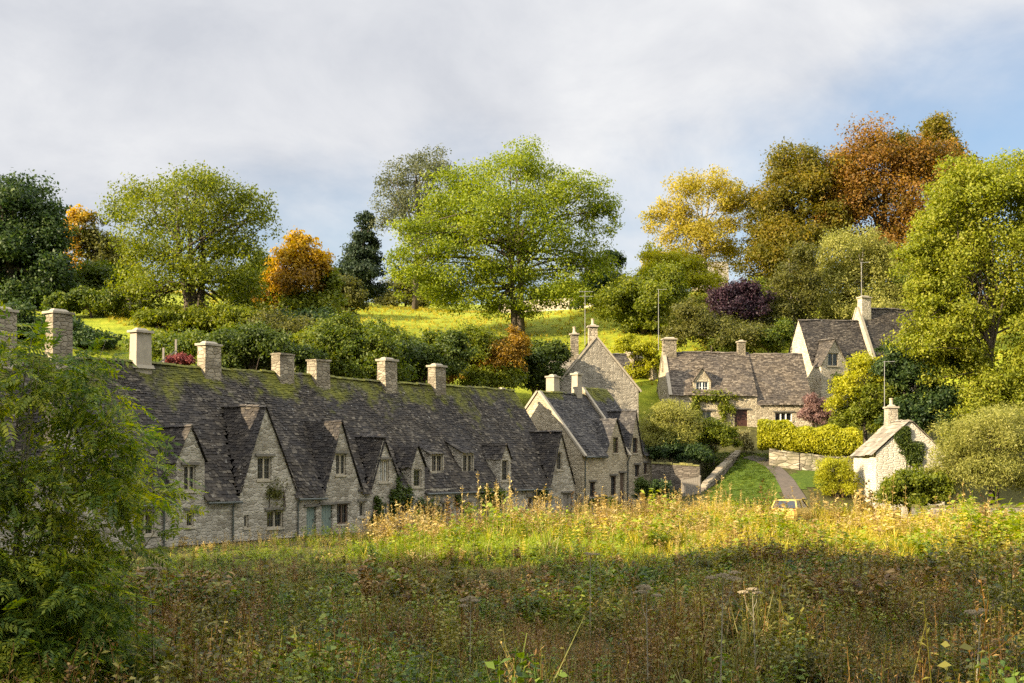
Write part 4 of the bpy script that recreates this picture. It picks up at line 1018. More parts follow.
tree('box_bush', 'dark shrub growing at the foot of the end cottage wall', 645, 88, [(641, 490, 8, 12), (649, 498, 8, 8)], 3000, .10, ['lf_ivy'], cat='shrub', trunk=.04)
tree('box_bush', 'small bush under the end cottage windows by its corner', 602, 87.5, [(601, 503, 10, 7), (612, 505, 8, 7)], 2500, .10, ['lf_ivy'], cat='shrub', trunk=.04)

# hedge on top of the lane wall
def hedge(name, label, pts, h, th, n, leaf, mat, base_lift=0.0, cat='hedge'):
    o = empty(name, (pts[0][0], pts[0][1], gz(*pts[0]) + base_lift), 0, label, cat)
    P = np.array(pts, float); seg = np.diff(P, axis=0); L = np.linalg.norm(seg, axis=1); cum = np.concatenate([[0], np.cumsum(L)])
    s = rng.uniform(0, cum[-1], n); k = np.clip(np.searchsorted(cum, s) - 1, 0, len(L) - 1)
    f = (s - cum[k]) / L[k]; base = P[k] + seg[k] * f[:, None]
    nrm = np.stack([-seg[k][:, 1], seg[k][:, 0]], 1) / L[k][:, None]
    ang = rng.uniform(0, 2 * np.pi, n); r = rng.uniform(.75, 1.06, n) + 0.04 * np.sin(s * 2.1 + ang * 2) + 0.03 * np.sin(s * 5.3 - ang * 3)
    top = h * (1 + 0.07 * np.sin(s * 1.3) + 0.05 * np.sin(s * 3.7))
    ca = np.sign(np.cos(ang)) * np.abs(np.cos(ang)) ** .85; sa = np.sign(np.sin(ang)) * np.abs(np.sin(ang)) ** .85
    xy = base + nrm * (ca * th / 2 * r)[:, None]
    z = ground(base[:, 0], base[:, 1]) + base_lift + top / 2 + sa * top / 2 * r
    C = np.stack([xy[:, 0], xy[:, 1], z], 1) - np.array(o.location)
    O = np.stack([nrm[:, 0] * ca, nrm[:, 1] * ca, sa], 1)
    V = leaf_quads(C, O, leaf)
    link('foliage', np_mesh('foliage', V, np.arange(len(V)).reshape(-1, 4)), M[mat], o)
    mb = MB()
    for i in range(max(4, int(cum[-1] / 0.7))):
        sd = (i + .5) * .7
        if sd > cum[-1]: break
        kk = min(int(np.searchsorted(cum, sd) - 1), len(L) - 1); p = P[kk] + seg[kk] * (sd - cum[kk]) / L[kk]
        q = Vector((p[0], p[1], gz(*p) + base_lift)) - Vector(o.location)
        mb.tube([q - Vector((0, 0, .2)), q + Vector((.05, .02, h * .5)), q + Vector((random.uniform(-.2, .2), 0, h * .85))], [.05, .035, .015], 5)
    mb.build('stem', M['bark'], o)
    return o
hp = [ray(758, 440, 98.6)[:2], ray(862, 440, 96.8)[:2]]
hedge('clipped_hedge', 'golden yellow clipped hedge above the stone lane wall', hp, 2.15, 2.1, 36000, .10, 'lf_hedge', 0.95)

def rough_wall(name, label, pts, h, th, mat='stone_dark', cap='stone_dark', cat='stone wall', base=None, top=None):
    """dry stone wall along pts (x, y), following the ground, with a course of coping stones"""
    o = empty(name, (pts[0][0], pts[0][1], gz(*pts[0])), 0, label, cat)
    oz = Vector(o.location); mb = MB(); cb = MB()
    for i, (a, b) in enumerate(zip(pts, pts[1:])):
        a2, b2 = Vector((*a, 0)), Vector((*b, 0)); L = (b2 - a2).length; k = max(1, int(L / 0.45)); d = (b2 - a2).normalized(); s = Vector((-d.y, d.x, 0)) * th / 2
        def tz(p, f): return (top[i] + (top[i + 1] - top[i]) * f) if top else gz(p.x, p.y) + h
        nmain = max(1, int(L / 1.5))
        for j in range(nmain):
            p, q = a2.lerp(b2, j / nmain), a2.lerp(b2, (j + 1) / nmain)
            zp, zq = tz(p, j / nmain), tz(q, (j + 1) / nmain); gp_, gq_ = gz(p.x, p.y) - .4, gz(q.x, q.y) - .4
            mb.hexa([Vector((*(p - s).xy, gp_)) - oz, Vector((*(q - s).xy, gq_)) - oz, Vector((*(q + s).xy, gq_)) - oz, Vector((*(p + s).xy, gp_)) - oz],
                    [Vector((*(p - s * .8).xy, zp)) - oz, Vector((*(q - s * .8).xy, zq)) - oz, Vector((*(q + s * .8).xy, zq)) - oz, Vector((*(p + s * .8).xy, zp)) - oz])
        for j in range(k):
            p, q = a2.lerp(b2, (j + .03) / k), a2.lerp(b2, (j + .97) / k); hh = random.uniform(.10, .2)
            zp, zq = tz(p, j / k) - .02, tz(q, (j + 1) / k) - .02
            w2 = s * random.uniform(.9, 1.15)
            cb.hexa([Vector((*(p - w2).xy, zp)) - oz, Vector((*(q - w2).xy, zq)) - oz, Vector((*(q + w2).xy, zq)) - oz, Vector((*(p + w2).xy, zp)) - oz],
                    [Vector((*(p - w2 * .7).xy, zp + hh)) - oz, Vector((*(q - w2 * .8).xy, zq + hh * random.uniform(.8, 1.1))) - oz, Vector((*(q + w2 * .7).xy, zq + hh)) - oz, Vector((*(p + w2 * .8).xy, zp + hh)) - oz])
    mb.build('wall', M[mat], o); cb.build('coping', M[cap], o)
    return o
m_, t_, out_ = newmat('moss'); oc = t_.n('ShaderNodeTexCoord').outputs['Object']
c_ = t_.ramp(t_.noise(oc, 3, 4, .6), [(.35, (.06, .055, .02)), (.55, (.13, .12, .025)), (.75, (.24, .19, .05))])
b_ = t_.n('ShaderNodeBsdfPrincipled', Base_Color=c_, Roughness=.95); t_.link(b_.outputs[0], out_.inputs[0]); M['moss'] = m_
P2 = lambda px, Y: ((px - CX) / F * Y, Y)
rough_wall('lane_wall', 'rubble stone wall under the golden hedge', [P2(770, 97.2), P2(800, 96.0), P2(835, 95.4), P2(862, 95.6)], 1.15, .5, 'stone_dry', 'stone_dry')
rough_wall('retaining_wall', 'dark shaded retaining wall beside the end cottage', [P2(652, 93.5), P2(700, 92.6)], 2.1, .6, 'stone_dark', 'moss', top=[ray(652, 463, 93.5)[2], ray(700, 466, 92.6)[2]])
rough_wall('lane_wall', 'sloping pale coped wall climbing beside the lawn', [P2(703, 91.5), P2(716, 94), P2(729, 97.5), P2(738, 101)], 1.0, .6, 'stone_dark', 'stone_chimney', top=[ray(703, 487, 91.5)[2], ray(716, 473, 94)[2], ray(729, 460, 97.5)[2], ray(738, 452, 101)[2]])
rough_wall('garden_wall', 'low mossy wall at the meadow edge under the willow', [P2(912, 79.5), P2(960, 79), P2(1010, 78.5), P2(1075, 78.5)], 0.9, .5, 'stone_gable', 'moss')
rough_wall('field_wall', 'pale field wall at the top of the pasture behind the great tree', [P2(500, 155), P2(560, 152), P2(600, 150)], 1.3, .6, 'stone_pale', 'stone_pale')
rough_wall('field_wall', 'ruined pale wall on the bank beside the tall gabled house', [P2(627, 119), P2(645, 117), P2(655, 116)], 1.2, .7, 'stone_chimney', 'stone_chimney')
# ------------------------------------------------------------------ meadow plants
def tpl(parts):
    """template from a list of quads (4 points each)"""
    return np.array(parts, float).reshape(-1, 3)
R_ = random.Random(5)
def leafq(p, d, L, wd, droop=0.3):
    p = Vector(p); d = Vector(d).normalized(); d2 = (d + Vector((0, 0, -droop))).normalized()
    s = d.cross(Vector((0, 0, 1)))
    if s.length < .1: s = Vector((1, 0, 0))
    s = s.normalized() * wd / 2 + Vector((0, 0, R_.uniform(-.4, .4) * wd))
    m = p + d * L * .5
    return [p, m + s, p + d * L * .5 + d2 * L * .5, m - s]
def stemq(a, b, wd):
    a, b = Vector(a), Vector(b); ang = R_.uniform(0, 3.14); s = Vector((math.cos(ang), math.sin(ang), 0)) * wd / 2; s2 = Vector((-s.y, s.x, 0))
    return [[a - s, a + s, b + s * .7, b - s * .7], [a - s2, a + s2, b + s2 * .7, b - s2 * .7]]
def hdir(el=0.0):
    a = R_.uniform(0, 6.283); return Vector((math.cos(a), math.sin(a), el))
def t_nettle(h=1.0, n=9, L=.11):
    q = []; lean = hdir() * .12; top = Vector((lean.x, lean.y, h)); q += stemq((0, 0, 0), top, .010)
    for i in range(n):
        f = .25 + .75 * (i + .5) / n; p = Vector((0, 0, 0)).lerp(top, f); a = hdir(.15)
        for sg in (1, -1): q.append(leafq(p, Vector((a.x * sg, a.y * sg, .15)), L * (1.15 - .55 * f) * R_.uniform(.8, 1.2), L * .5, .5))
        if R_.random() < .5: q.append(leafq(p, hdir(.3), L * .7, L * .35, .5))
    return tpl(q)
def t_seedweed(h=1.3, br=7, seeds=7, sz=.028):
    q = []; lean = hdir() * .16; top = Vector((lean.x, lean.y, h)); q += stemq((0, 0, 0), top, .010)
    for i in range(br):
        f = .45 + .55 * (i + .5) / br; p = Vector((0, 0, 0)).lerp(top, f); d = hdir(R_.uniform(.8, 1.8)).normalized(); L = R_.uniform(.10, .26) * (1.3 - f * .6); e = p + d * L
        q += [stemq(p, e, .006)[0]]
        for j in range(seeds):
            c = p.lerp(e, R_.uniform(.3, 1.1)) + Vector((R_.gauss(0, .018), R_.gauss(0, .018), R_.gauss(0, .02)))
            q.append(leafq(c, hdir(R_.uniform(-.4, .8)), sz * R_.uniform(.8, 1.8), sz * .8, .2))
    for i in range(5):
        q.append(leafq(Vector((0, 0, 0)).lerp(top, R_.uniform(.1, .6)), hdir(-.2), R_.uniform(.06, .14), .03, .9))
    return tpl(q)
def t_plume(h=1.5, n=26):
    q = []; lean = hdir() * .14; top = Vector((lean.x, lean.y, h)); q += stemq((0, 0, 0), top, .010)
    for i in range(n):
        f = R_.uniform(.58, 1.02); p = Vector((0, 0, 0)).lerp(top, f) + hdir() * R_.uniform(0, .05)
        q.append(leafq(p, hdir(R_.uniform(.1, 1.2)), R_.uniform(.05, .12) * (1.5 - f * .7), .035, .15))
    for i in range(7):
        q.append(leafq(Vector((0, 0, 0)).lerp(top, R_.uniform(.15, .65)), hdir(-.1), R_.uniform(.08, .16), .022, .7))
    return tpl(q)
def t_spire(h=1.2, n=26, L=.10, wd=.02):
    # upright stem set with narrow leaves that point up and out
    q = []; lean = hdir() * .18; top = Vector((lean.x, lean.y, h)); q += stemq((0, 0, 0), top, .010)
    for i in range(n):
        f = .12 + .88 * (i + .5) / n; p = Vector((0, 0, 0)).lerp(top, f); e = R_.uniform(-.5, 1.3)
        q.append(leafq(p, hdir(e), L * (1.25 - .7 * f) * R_.uniform(.7, 1.3), wd * (1.2 - .5 * f), .4))
    return tpl(q)
def t_branchy(h=1.1, br=9, n=9, sz=.022):
    # bushy dead stem: many fine upright side shoots with small bits
    q = []; lean = hdir() * .15; top = Vector((lean.x, lean.y, h)); q += stemq((0, 0, 0), top, .012)
    for i in range(br):
        f = .2 + .75 * (i + .5) / br; p = Vector((0, 0, 0)).lerp(top, f); d = hdir(R_.uniform(1.2, 2.6)).normalized(); L = h * R_.uniform(.22, .42) * (1.15 - f * .6); e = p + d * L
        q += [stemq(p, e, .006)[0]]
        for j in range(n):
            c = p.lerp(e, R_.uniform(.25, 1.05)); q.append(leafq(c, hdir(R_.uniform(.2, 2.2)), sz * R_.uniform(1.0, 2.6), sz * .6, .1))
    return tpl(q)
def t_grass(h=.7, n=12, wd=.010, spread=.16):
    q = []
    for i in range(n):
        d = hdir(); b = d * R_.uniform(0, .07); hh = h * R_.uniform(.55, 1.15); m = b + d * spread * .35 + Vector((0, 0, hh * .6)); e = b + d * spread * R_.uniform(.7, 2.0) + Vector((0, 0, hh * R_.uniform(.75, 1)))
        s = Vector((-d.y, d.x, 0)) * wd / 2
        q.append([b - s, b + s, m + s * .9, m - s * .9]); q.append([m - s * .9, m + s * .9, e + s * .15, e - s * .15])
    return tpl(q)
def t_dome(r=.35, h=.5, n=34, L=.09):
    q = []
    for i in range(n):
        a = R_.uniform(0, 6.28); el = R_.uniform(.1, 1.5); rr = R_.uniform(.6, 1.05)
        p = Vector((math.cos(a) * math.cos(el) * r * rr, math.sin(a) * math.cos(el) * r * rr, math.sin(el) * h * rr))
        q.append(leafq(p, Vector((math.cos(a), math.sin(a), R_.uniform(-.2, .7))), L * R_.uniform(.6, 1.3), L * .6, .5))
    return tpl(q)

def scatter(name, mat, T, P, S, stretch=None):
    """plants of the templates T at the points P (x, y), scaled by S, as one mesh of ground cover"""
    Z = ground(P[:, 0], P[:, 1]); n = len(P)
    k = rng.integers(0, len(T), n); out = []
    ang = rng.uniform(0, 6.283, n); tx = rng.normal(0, .10, n); ty = rng.normal(0, .10, n)
    for i, t in enumerate(T):
        m = np.where(k == i)[0]
        if not len(m): continue
        c, s = np.cos(ang[m])[:, None], np.sin(ang[m])[:, None]; sc = S[m][:, None]
        x = (t[None, :, 0] * c - t[None, :, 1] * s) * (sc if stretch is None else stretch[m][:, None]); y = (t[None, :, 0] * s + t[None, :, 1] * c) * (sc if stretch is None else stretch[m][:, None]); z = t[None, :, 2] * sc
        x = x + z * tx[m][:, None]; y = y + z * ty[m][:, None]
        out.append(np.stack([x + P[m, 0][:, None], y + P[m, 1][:, None], z + Z[m][:, None] - .02], -1).reshape(-1, 3))
    V = np.concatenate(out)
    o = link(name, np_mesh(name, V, np.arange(len(V)).reshape(-1, 4)), M[mat])
    return tag(o, kind='stuff')

def inrow(x, y):
    """(t, u) in the frame of the cottage row"""
    dx, dy = x - RO.x, y - RO.y
    return dx * RE.x + dy * RE.y, dx * RW.x + dy * RW.y
def pts(n, y0, y1, margin=1.18, off=1.5):
    y = np.sqrt(rng.uniform(y0 ** 2, y1 ** 2, n)); x = rng.uniform(-1, 1, n) * (0.41 * y * margin + off)
    return np.stack([x, y], 1)
def vnoise(P, sc, seed):
    r = np.random.default_rng(seed); a = r.uniform(0, 6.28, 8); f = r.normal(size=(8, 2)) * sc
    return sum(np.sin(P @ f[i] + a[i]) for i in range(8)) / 4
def keepout(P):
    t, u = inrow(P[:, 0], P[:, 1])
    k = (u > -1.0) & (t < 45) & (t > -17) & (u < 12)
    px = CX + F * P[:, 0] / P[:, 1]
    k |= (px > 690) & (px < 850) & (P[:, 1] > 83)                      # lawn and lane
    k |= (px > 850) & (P[:, 1] > 79)
    k |= (px > 640) & (P[:, 1] > 86)
    k |= (np.abs(P[:, 0] - 17.3) < 1.1) & (np.abs(P[:, 1] - 77.5) < 2.0)  # the parked car
    return ~k
W_G = dict(trans=.35, clump=.45, nscale=.12)
L_('wd_green', (0.010, 0.022, 0.005), (0.044, 0.080, 0.008), (0.12, 0.165, 0.014), (0.27, 0.28, 0.04), trans=.3, clump=.4, nscale=.5)
L_('wd_brown', (0.020, 0.010, 0.004), (0.095, 0.046, 0.009), (0.19, 0.105, 0.022), (0.34, 0.23, 0.08), trans=.2, clump=.4, nscale=.4)
L_('wd_tan', (0.19, 0.115, 0.030), (0.33, 0.225, 0.060), (0.46, 0.335, 0.10), (0.56, 0.44, 0.20), trans=.25, clump=.4, nscale=.3)
L_('wd_grass', (0.055, 0.065, 0.012), (0.11, 0.115, 0.020), (0.20, 0.175, 0.045), (0.30, 0.25, 0.09), trans=.3, clump=.5, nscale=.35)
L_('wd_yellow', (0.22, 0.19, 0.014), (0.35, 0.28, 0.018), (0.46, 0.36, 0.035), (0.54, 0.43, 0.09), trans=.3, clump=.4, nscale=.25)
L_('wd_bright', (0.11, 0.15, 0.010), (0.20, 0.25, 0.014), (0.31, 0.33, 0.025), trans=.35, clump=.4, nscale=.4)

L_('wd_olive', (0.016, 0.018, 0.004), (0.054, 0.054, 0.007), (0.125, 0.115, 0.014), (0.26, 0.22, 0.045), trans=.3, clump=.45, nscale=.5)
nettles = [t_nettle(R_.uniform(.75, 1.2), 9, .12) for i in range(7)]
weeds = [t_seedweed(R_.uniform(1.0, 1.5), 8, 7, .042) for i in range(8)]
plumes = [t_plume(R_.uniform(1.1, 1.6)) for i in range(6)]
grasses = [t_grass(R_.uniform(.6, .9)) for i in range(6)]
domes = [t_dome(R_.uniform(.28, .45), R_.uniform(.4, .75), 44, .10) for i in range(6)]
far_nettles = [t_nettle(R_.uniform(.8, 1.3), 8, .19) for i in range(6)]
far_weeds = [t_seedweed(R_.uniform(1.2, 1.7), 7, 5, .07) for i in range(6)]
far_plumes = [t_plume(R_.uniform(1.2, 1.7), 20) for i in range(6)]
far_grass = [t_grass(R_.uniform(.7, 1.0), 9, .030, .2) for i in range(6)]
far_domes = [t_dome(.5, R_.uniform(.5, .8), 32, .18) for i in range(5)]
def stand(P, pick):
    P = P[keepout(P)]; return P[rng.uniform(0, 1, len(P)) < np.clip(pick(P), 0, 1)]
def sstep(x): x = np.clip(x, 0, 1); return x * x * (3 - 2 * x)
gp_ = lambda P: sstep(.5 + 1.6 * vnoise(P, .42, 3))                    # green patches
bp_ = lambda P: sstep(.5 + 1.6 * vnoise(P, .55, 14))                   # brown against olive
tall = lambda P: np.clip(.85 + .50 * vnoise(P, .55, 27) + .35 * vnoise(P, 1.3, 28), .35, 1.6)
low = lambda P: (1 - .62 * sstep((-P[:, 0] - 1) / 9) * sstep((P[:, 1] - 33) / 8)) * (1 - .55 * np.exp(-((P[:, 0] - .5) / 7.5) ** 4) * sstep((P[:, 1] - 34) / 6) * sstep((50 - P[:, 1]) / 4))   # the growth is low before the near end of the row
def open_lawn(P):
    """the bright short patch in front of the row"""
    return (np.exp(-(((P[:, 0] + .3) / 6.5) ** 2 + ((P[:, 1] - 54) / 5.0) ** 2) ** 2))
def sz(P, a, b):
    trod = 1 - .55 * ((np.abs(P[:, 0] - 17.2) < 1.7) & (P[:, 1] > 66) & (P[:, 1] < 76))   # flattened behind the parked car
    return rng.uniform(a, b, len(P)) * tall(P) * low(P) * trod
def sow(name, mat, T, n, y0, y1, pick, a, b, **k):
    P = stand(pts(n, y0, y1), pick)
    scatter(name, mat, T, P, sz(P, a, b), rng.uniform(.8, 1.2, len(P)) if k.get('free') else None)
lo = lambda P: 1 - open_lawn(P)
def t_bush(r=.45, h=1.0, ns=9, n=15, L=.06, wd=.032):
    # rounded clump: many stems leaning out from one root, leafy to the tip
    q = []
    for k in range(ns):
        a = R_.uniform(0, 6.28); rr = r * R_.uniform(.15, 1.0); hh = h * (1.08 - .45 * (rr / r) ** 2) * R_.uniform(.8, 1.1)
        b = Vector((math.cos(a) * .05, math.sin(a) * .05, 0)); e = Vector((math.cos(a) * rr, math.sin(a) * rr, hh)); m = Vector((e.x * .35, e.y * .35, hh * .6))
        q += [stemq(b, m, .009)[0], stemq(m, e, .007)[1]]
        for i in range(n):
            f = R_.uniform(.2, 1.0); p = b.lerp(m, f / .6) if f < .6 else m.lerp(e, (f - .6) / .4)
            q.append(leafq(p + hdir() * .02, hdir(R_.uniform(-.3, .9)), L * R_.uniform(.6, 1.4), wd * R_.uniform(.7, 1.3), .4))
    return tpl(q)
bushes = [t_bush(R_.uniform(.3, .55), R_.uniform(.7, 1.15), 9, 15, R_.choice([.06, .07, .08]), R_.choice([.03, .038, .045])) for i in range(9)]
fine_bushes = [t_bush(R_.uniform(.3, .5), R_.uniform(.8, 1.2), 10, 18, .05, .022) for i in range(7)]
far_bushes = [t_bush(R_.uniform(.35, .6), R_.uniform(.7, 1.1), 9, 11, .14, .065) for i in range(6)]
spires = [t_spire(R_.uniform(.9, 1.4)) for i in range(8)]
branchy = [t_branchy(R_.uniform(.8, 1.4)) for i in range(9)]
far_spires = [t_spire(R_.uniform(.9, 1.4), 18, .15, .045) for i in range(7)]
far_branchy = [t_branchy(R_.uniform(.9, 1.4), 8, 6, .045) for i in range(7)]
low_domes = [t_dome(R_.uniform(.2, .35), R_.uniform(.3, .5), 40, .075) for i in range(5)]
clump = lambda P, sd: sstep(.5 + 2.2 * vnoise(P, 1.1, sd))            # knots of one kind, about a metre across
# near ground cover
sow('leafy_undergrowth', 'wd_green', low_domes, 8000, 8, 27, lambda P: .25 + .7 * gp_(P), .7, 1.4)
sow('olive_undergrowth', 'wd_olive', low_domes, 5000, 8, 27, lambda P: .30 + .3 * (1 - gp_(P)), .6, 1.2)
sow('green_bushes', 'wd_green', bushes, 4200, 8, 28, lambda P: (.12 + .85 * gp_(P)) * (.2 + .8 * clump(P, 91)), .6, 1.2)
sow('olive_bushes', 'wd_olive', bushes, 3000, 8, 28, lambda P: (1 - .5 * gp_(P)) * (.15 + .85 * clump(P, 92)), .6, 1.2)
sow('rusty_bushes', 'wd_brown', fine_bushes, 3600, 8, 28, lambda P: (.1 + .8 * bp_(P)) * (1 - .6 * gp_(P)) * (.15 + .85 * clump(P, 93)), .6, 1.25)
sow('nettle_undergrowth', 'wd_green', nettles, 4200, 8, 27, lambda P: (.08 + .9 * gp_(P)) * clump(P, 71), .6, 1.15)
sow('withered_weeds', 'wd_brown', spires, 4200, 8, 27, lambda P: (1 - .8 * gp_(P)) * (.10 + .85 * bp_(P)) * (.05 + .9 * clump(P, 72)), .6, 1.2)
sow('withered_weeds', 'wd_olive', spires, 4000, 8, 27, lambda P: (1 - .5 * gp_(P)) * (1 - .7 * bp_(P)) * (.05 + .9 * clump(P, 73)), .6, 1.2)
sow('green_weeds', 'wd_green', spires, 2600, 8, 27, lambda P: (.1 + .8 * gp_(P)) * clump(P, 74), .6, 1.1)
sow('brown_weeds', 'wd_brown', branchy, 2400, 8, 30, lambda P: (.15 + .8 * bp_(P)) * (.05 + .9 * clump(P, 75)), .6, 1.15)
sow('pale_weeds', 'wd_tan', branchy, 520, 8, 30, lambda P: .8 * clump(P, 76) * (vnoise(P, .4, 41) > .0), .5, .85)
sow('long_grass', 'wd_grass', grasses, 1300, 8, 30, lambda P: .05 + .85 * (vnoise(P, .5, 52) > 0.2), .9, 1.6)
# middle distance
sow('leafy_undergrowth', 'wd_green', far_domes, 8000, 26, 48, lambda P: lo(P) * (.20 + .75 * gp_(P)), .4, 1.0)
sow('olive_undergrowth', 'wd_olive', far_domes, 5000, 26, 48, lambda P: lo(P) * (.15 + .5 * (1 - gp_(P))), .4, .9)
sow('green_bushes', 'wd_green', far_bushes, 3800, 26, 48, lambda P: lo(P) * (.12 + .85 * gp_(P)) * (.15 + .85 * clump(P, 94)), .6, 1.25)
sow('olive_bushes', 'wd_olive', far_bushes, 3800, 26, 48, lambda P: lo(P) * (1 - .5 * gp_(P)) * (.15 + .85 * clump(P, 95)), .6, 1.25)
sow('rusty_bushes', 'wd_brown', far_bushes, 3800, 26, 48, lambda P: lo(P) * (.1 + .8 * bp_(P)) * (.1 + .9 * clump(P, 96)), .6, 1.2)
sow('withered_weeds', 'wd_brown', far_spires, 5500, 26, 48, lambda P: lo(P) * (1 - .7 * gp_(P)) * (.15 + .85 * bp_(P)) * (.1 + .9 * clump(P, 82)), .6, 1.1)
sow('withered_weeds', 'wd_olive', far_spires, 5500, 26, 48, lambda P: lo(P) * (1 - .6 * bp_(P)) * (.1 + .9 * clump(P, 83)), .6, 1.1)
sow('brown_weeds', 'wd_brown', far_branchy, 4500, 26, 48, lambda P: lo(P) * (.2 + .7 * bp_(P)) * (.1 + .9 * clump(P, 84)), .5, 1.0)
sow('pale_weeds', 'wd_tan', far_branchy, 1500, 26, 48, lambda P: lo(P) * .8 * clump(P, 85) * (vnoise(P, .3, 9) > .0), .5, .9)
sow('long_grass', 'wd_grass', far_grass, 4500, 26, 50, lambda P: .1 + .75 * (vnoise(P, .35, 52) > .1), .6, 1.1)
# the sunlit band and the strip along the cottages
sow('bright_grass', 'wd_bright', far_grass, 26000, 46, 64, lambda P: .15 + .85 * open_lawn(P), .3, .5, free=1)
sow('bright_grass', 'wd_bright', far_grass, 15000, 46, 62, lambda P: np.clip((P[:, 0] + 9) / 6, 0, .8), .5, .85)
def golden(P):
    t, u = inrow(P[:, 0], P[:, 1]); return lo(P) * np.clip((-u - 1) / 4, 0, 1) * np.where(u > -17, 1.0, .35)
clus = lambda P: .25 + .75 * (vnoise(P, .55, 63) > -.1)
sow('golden_weeds', 'wd_tan', far_plumes, 16000, 44, 85, lambda P: .62 * golden(P) * clus(P), .7, 1.35)
sow('rusty_weeds', 'wd_brown', far_weeds, 5000, 44, 85, lambda P: .55 * golden(P) * (vnoise(P, .35, 21) > 0), .7, 1.2)
sow('yellow_grass', 'wd_yellow', far_grass, 32000, 45, 85, lambda P: lo(P) * np.clip((P[:, 0] - 1) / 9, .06, 1), .55, 1.05)
sow('yellow_weeds', 'wd_yellow', far_nettles, 10000, 45, 85, lambda P: lo(P) * np.clip((P[:, 0] + 3) / 8, .15, .9) * (vnoise(P, .4, 77) > -.1), .5, 1.0)
sow('leafy_weeds', 'wd_bright', far_domes, 7000, 44, 85, lambda P: lo(P) * .6 * (vnoise(P, .4, 31) > .15), .6, 1.4)
sow('leafy_bushes', 'wd_bright', far_bushes, 2600, 46, 85, lambda P: lo(P) * (vnoise(P, .5, 33) > .2), .8, 1.9)
sow('golden_bushes', 'wd_tan', far_bushes, 2600, 46, 85, lambda P: golden(P) * (vnoise(P, .5, 35) > .1), .8, 1.7)
# tussocks on the pasture, tufts on the lawn
P = pts(16000, 95, 165); P = P[(ground(P[:, 0], P[:, 1]) > 10.5)]; P = P[vnoise(P, .25, 44) > -.15]
scatter('pasture_grass', 'wd_yellow', far_grass, P, rng.uniform(.25, .6, len(P)), rng.uniform(.8, 1.3, len(P)))
P = np.stack([rng.uniform(12, 26, 9000), rng.uniform(85, 101, 9000)], 1); q_ = CX + F * P[:, 0] / P[:, 1]
P = P[(q_ > 705) & (q_ < 775)]; scatter('lawn_grass', 'wd_green', far_grass, P, rng.uniform(.10, .2, len(P)), rng.uniform(.5, .9, len(P)))

# --- single dry umbel stalks that stand clear of the rest
def umbel(px, py, Y, rot, label, dry=True, size=1.0):
    x = (px - CX) / F * Y; g = gz(x, Y); z = EYE + (HY - py) / F * Y - g
    o = empty('hogweed', (x, Y, g), rot, label, 'dry plant', 'dry hogweed stalks in the meadow')
    sm = MB(); hd_ = MB(); r = random.Random(int(px * 7 + py))
    lean = Vector((r.uniform(-.06, .06), r.uniform(-.06, .06), 0)) * z
    top = Vector((0, 0, z)) + lean
    pts_ = [Vector((0, 0, -.05)), Vector((0, 0, z * .4)) + lean * .2, Vector((0, 0, z * .75)) + lean * .6, top]
    sm.tube(pts_, [.011, .009, .007, .004], 6)
    heads = [top]
    for k in range(r.randint(2, 3)):
        f = r.uniform(.62, .85); p = pts_[1].lerp(top, f); a = r.uniform(0, 6.28); e = p + Vector((math.cos(a) * .14, math.sin(a) * .14, (z - p.z) * r.uniform(.5, 1.0) + .05))
        sm.tube([p, p.lerp(e, .5) + Vector((math.cos(a) * .03, math.sin(a) * .03, -.01)), e], [.005, .004, .003], 5); heads.append(e)
    sm.build('stem', M['twig'], o)
    for h in heads:
        mb = MB(); R = r.uniform(.06, .10) * size
        for i in range(16):
            a = i * 2.4; rr = R * math.sqrt((i + .5) / 16); e = h + Vector((math.cos(a) * rr, math.sin(a) * rr, R * .55 - rr * rr / R * .28))
            mb.tube([h, h.lerp(e, .6) + Vector((0, 0, .008)), e], [.0016, .0013, .001], 3, cap=False)
            for j in range(7):
                b = r.uniform(0, 6.28); q = e + Vector((math.cos(b), math.sin(b), r.uniform(-.2, .6))) * .014
                s_ = .0045; mb.obox(q, (s_, 0, 0), (0, s_, 0), (0, 0, s_ * 1.4))
        mb.build('flower_head', M['seed'], o)
    return o
M['seed'] = plain('seed', (0.27, 0.215, 0.13), .85, var=.3, scale=20)
for a in [(720, 578, 15, 0, 'dry hogweed with a double pale head standing tallest in the shaded meadow'), (648, 590, 17, 1, 'dry hogweed stalk with spreading heads in the middle of the shaded meadow'),
          (975, 612, 16, 2, 'dry hogweed stalk in the brown weeds below the small cottage'), (590, 556, 26, 3, 'dry hogweed stalk just below the bright grass strip'),
          (756, 592, 18, 4, 'small flat headed dry hogweed beside the tallest pale one'), (155, 570, 17, 5, 'pale hogweed head among weeds in front of the foreground ash'), (470, 600, 19, 6, 'short hogweed stalk in green weeds below the long row')]:
    umbel(*a)

# --- ash sapling that leans into the view
def pinnate(L=.24, pairs=5):
    q = []
    for i in range(pairs + 1):
        f = .25 + .75 * i / pairs; p = Vector((0, L * f, -L * .28 * f * f))
        ll = L * .36 * (1 - .25 * abs(f - .6))
        for sg in ((1, -1) if i < pairs else (0,)):
            d = Vector((sg * .9, .65 if sg else 1, -.35)).normalized(); s = Vector((-d.y, d.x, 0)).normalized() * ll * .19
            m = p + d * ll * .45 + Vector((0, 0, .10 * ll))
            q.append([p, m + s, p + d * ll, m - s])
    q.append([Vector((-.002, 0, 0)), Vector((.002, 0, 0)), Vector((.001, L, -L * .28)), Vector((-.001, L, -L * .28))])
    return tpl(q)
L_('lf_sapling', (0.036, 0.072, 0.014), (0.085, 0.13, 0.018), (0.20, 0.23, 0.018), (0.40, 0.38, 0.03), trans=.45, clump=.55, nscale=.9)
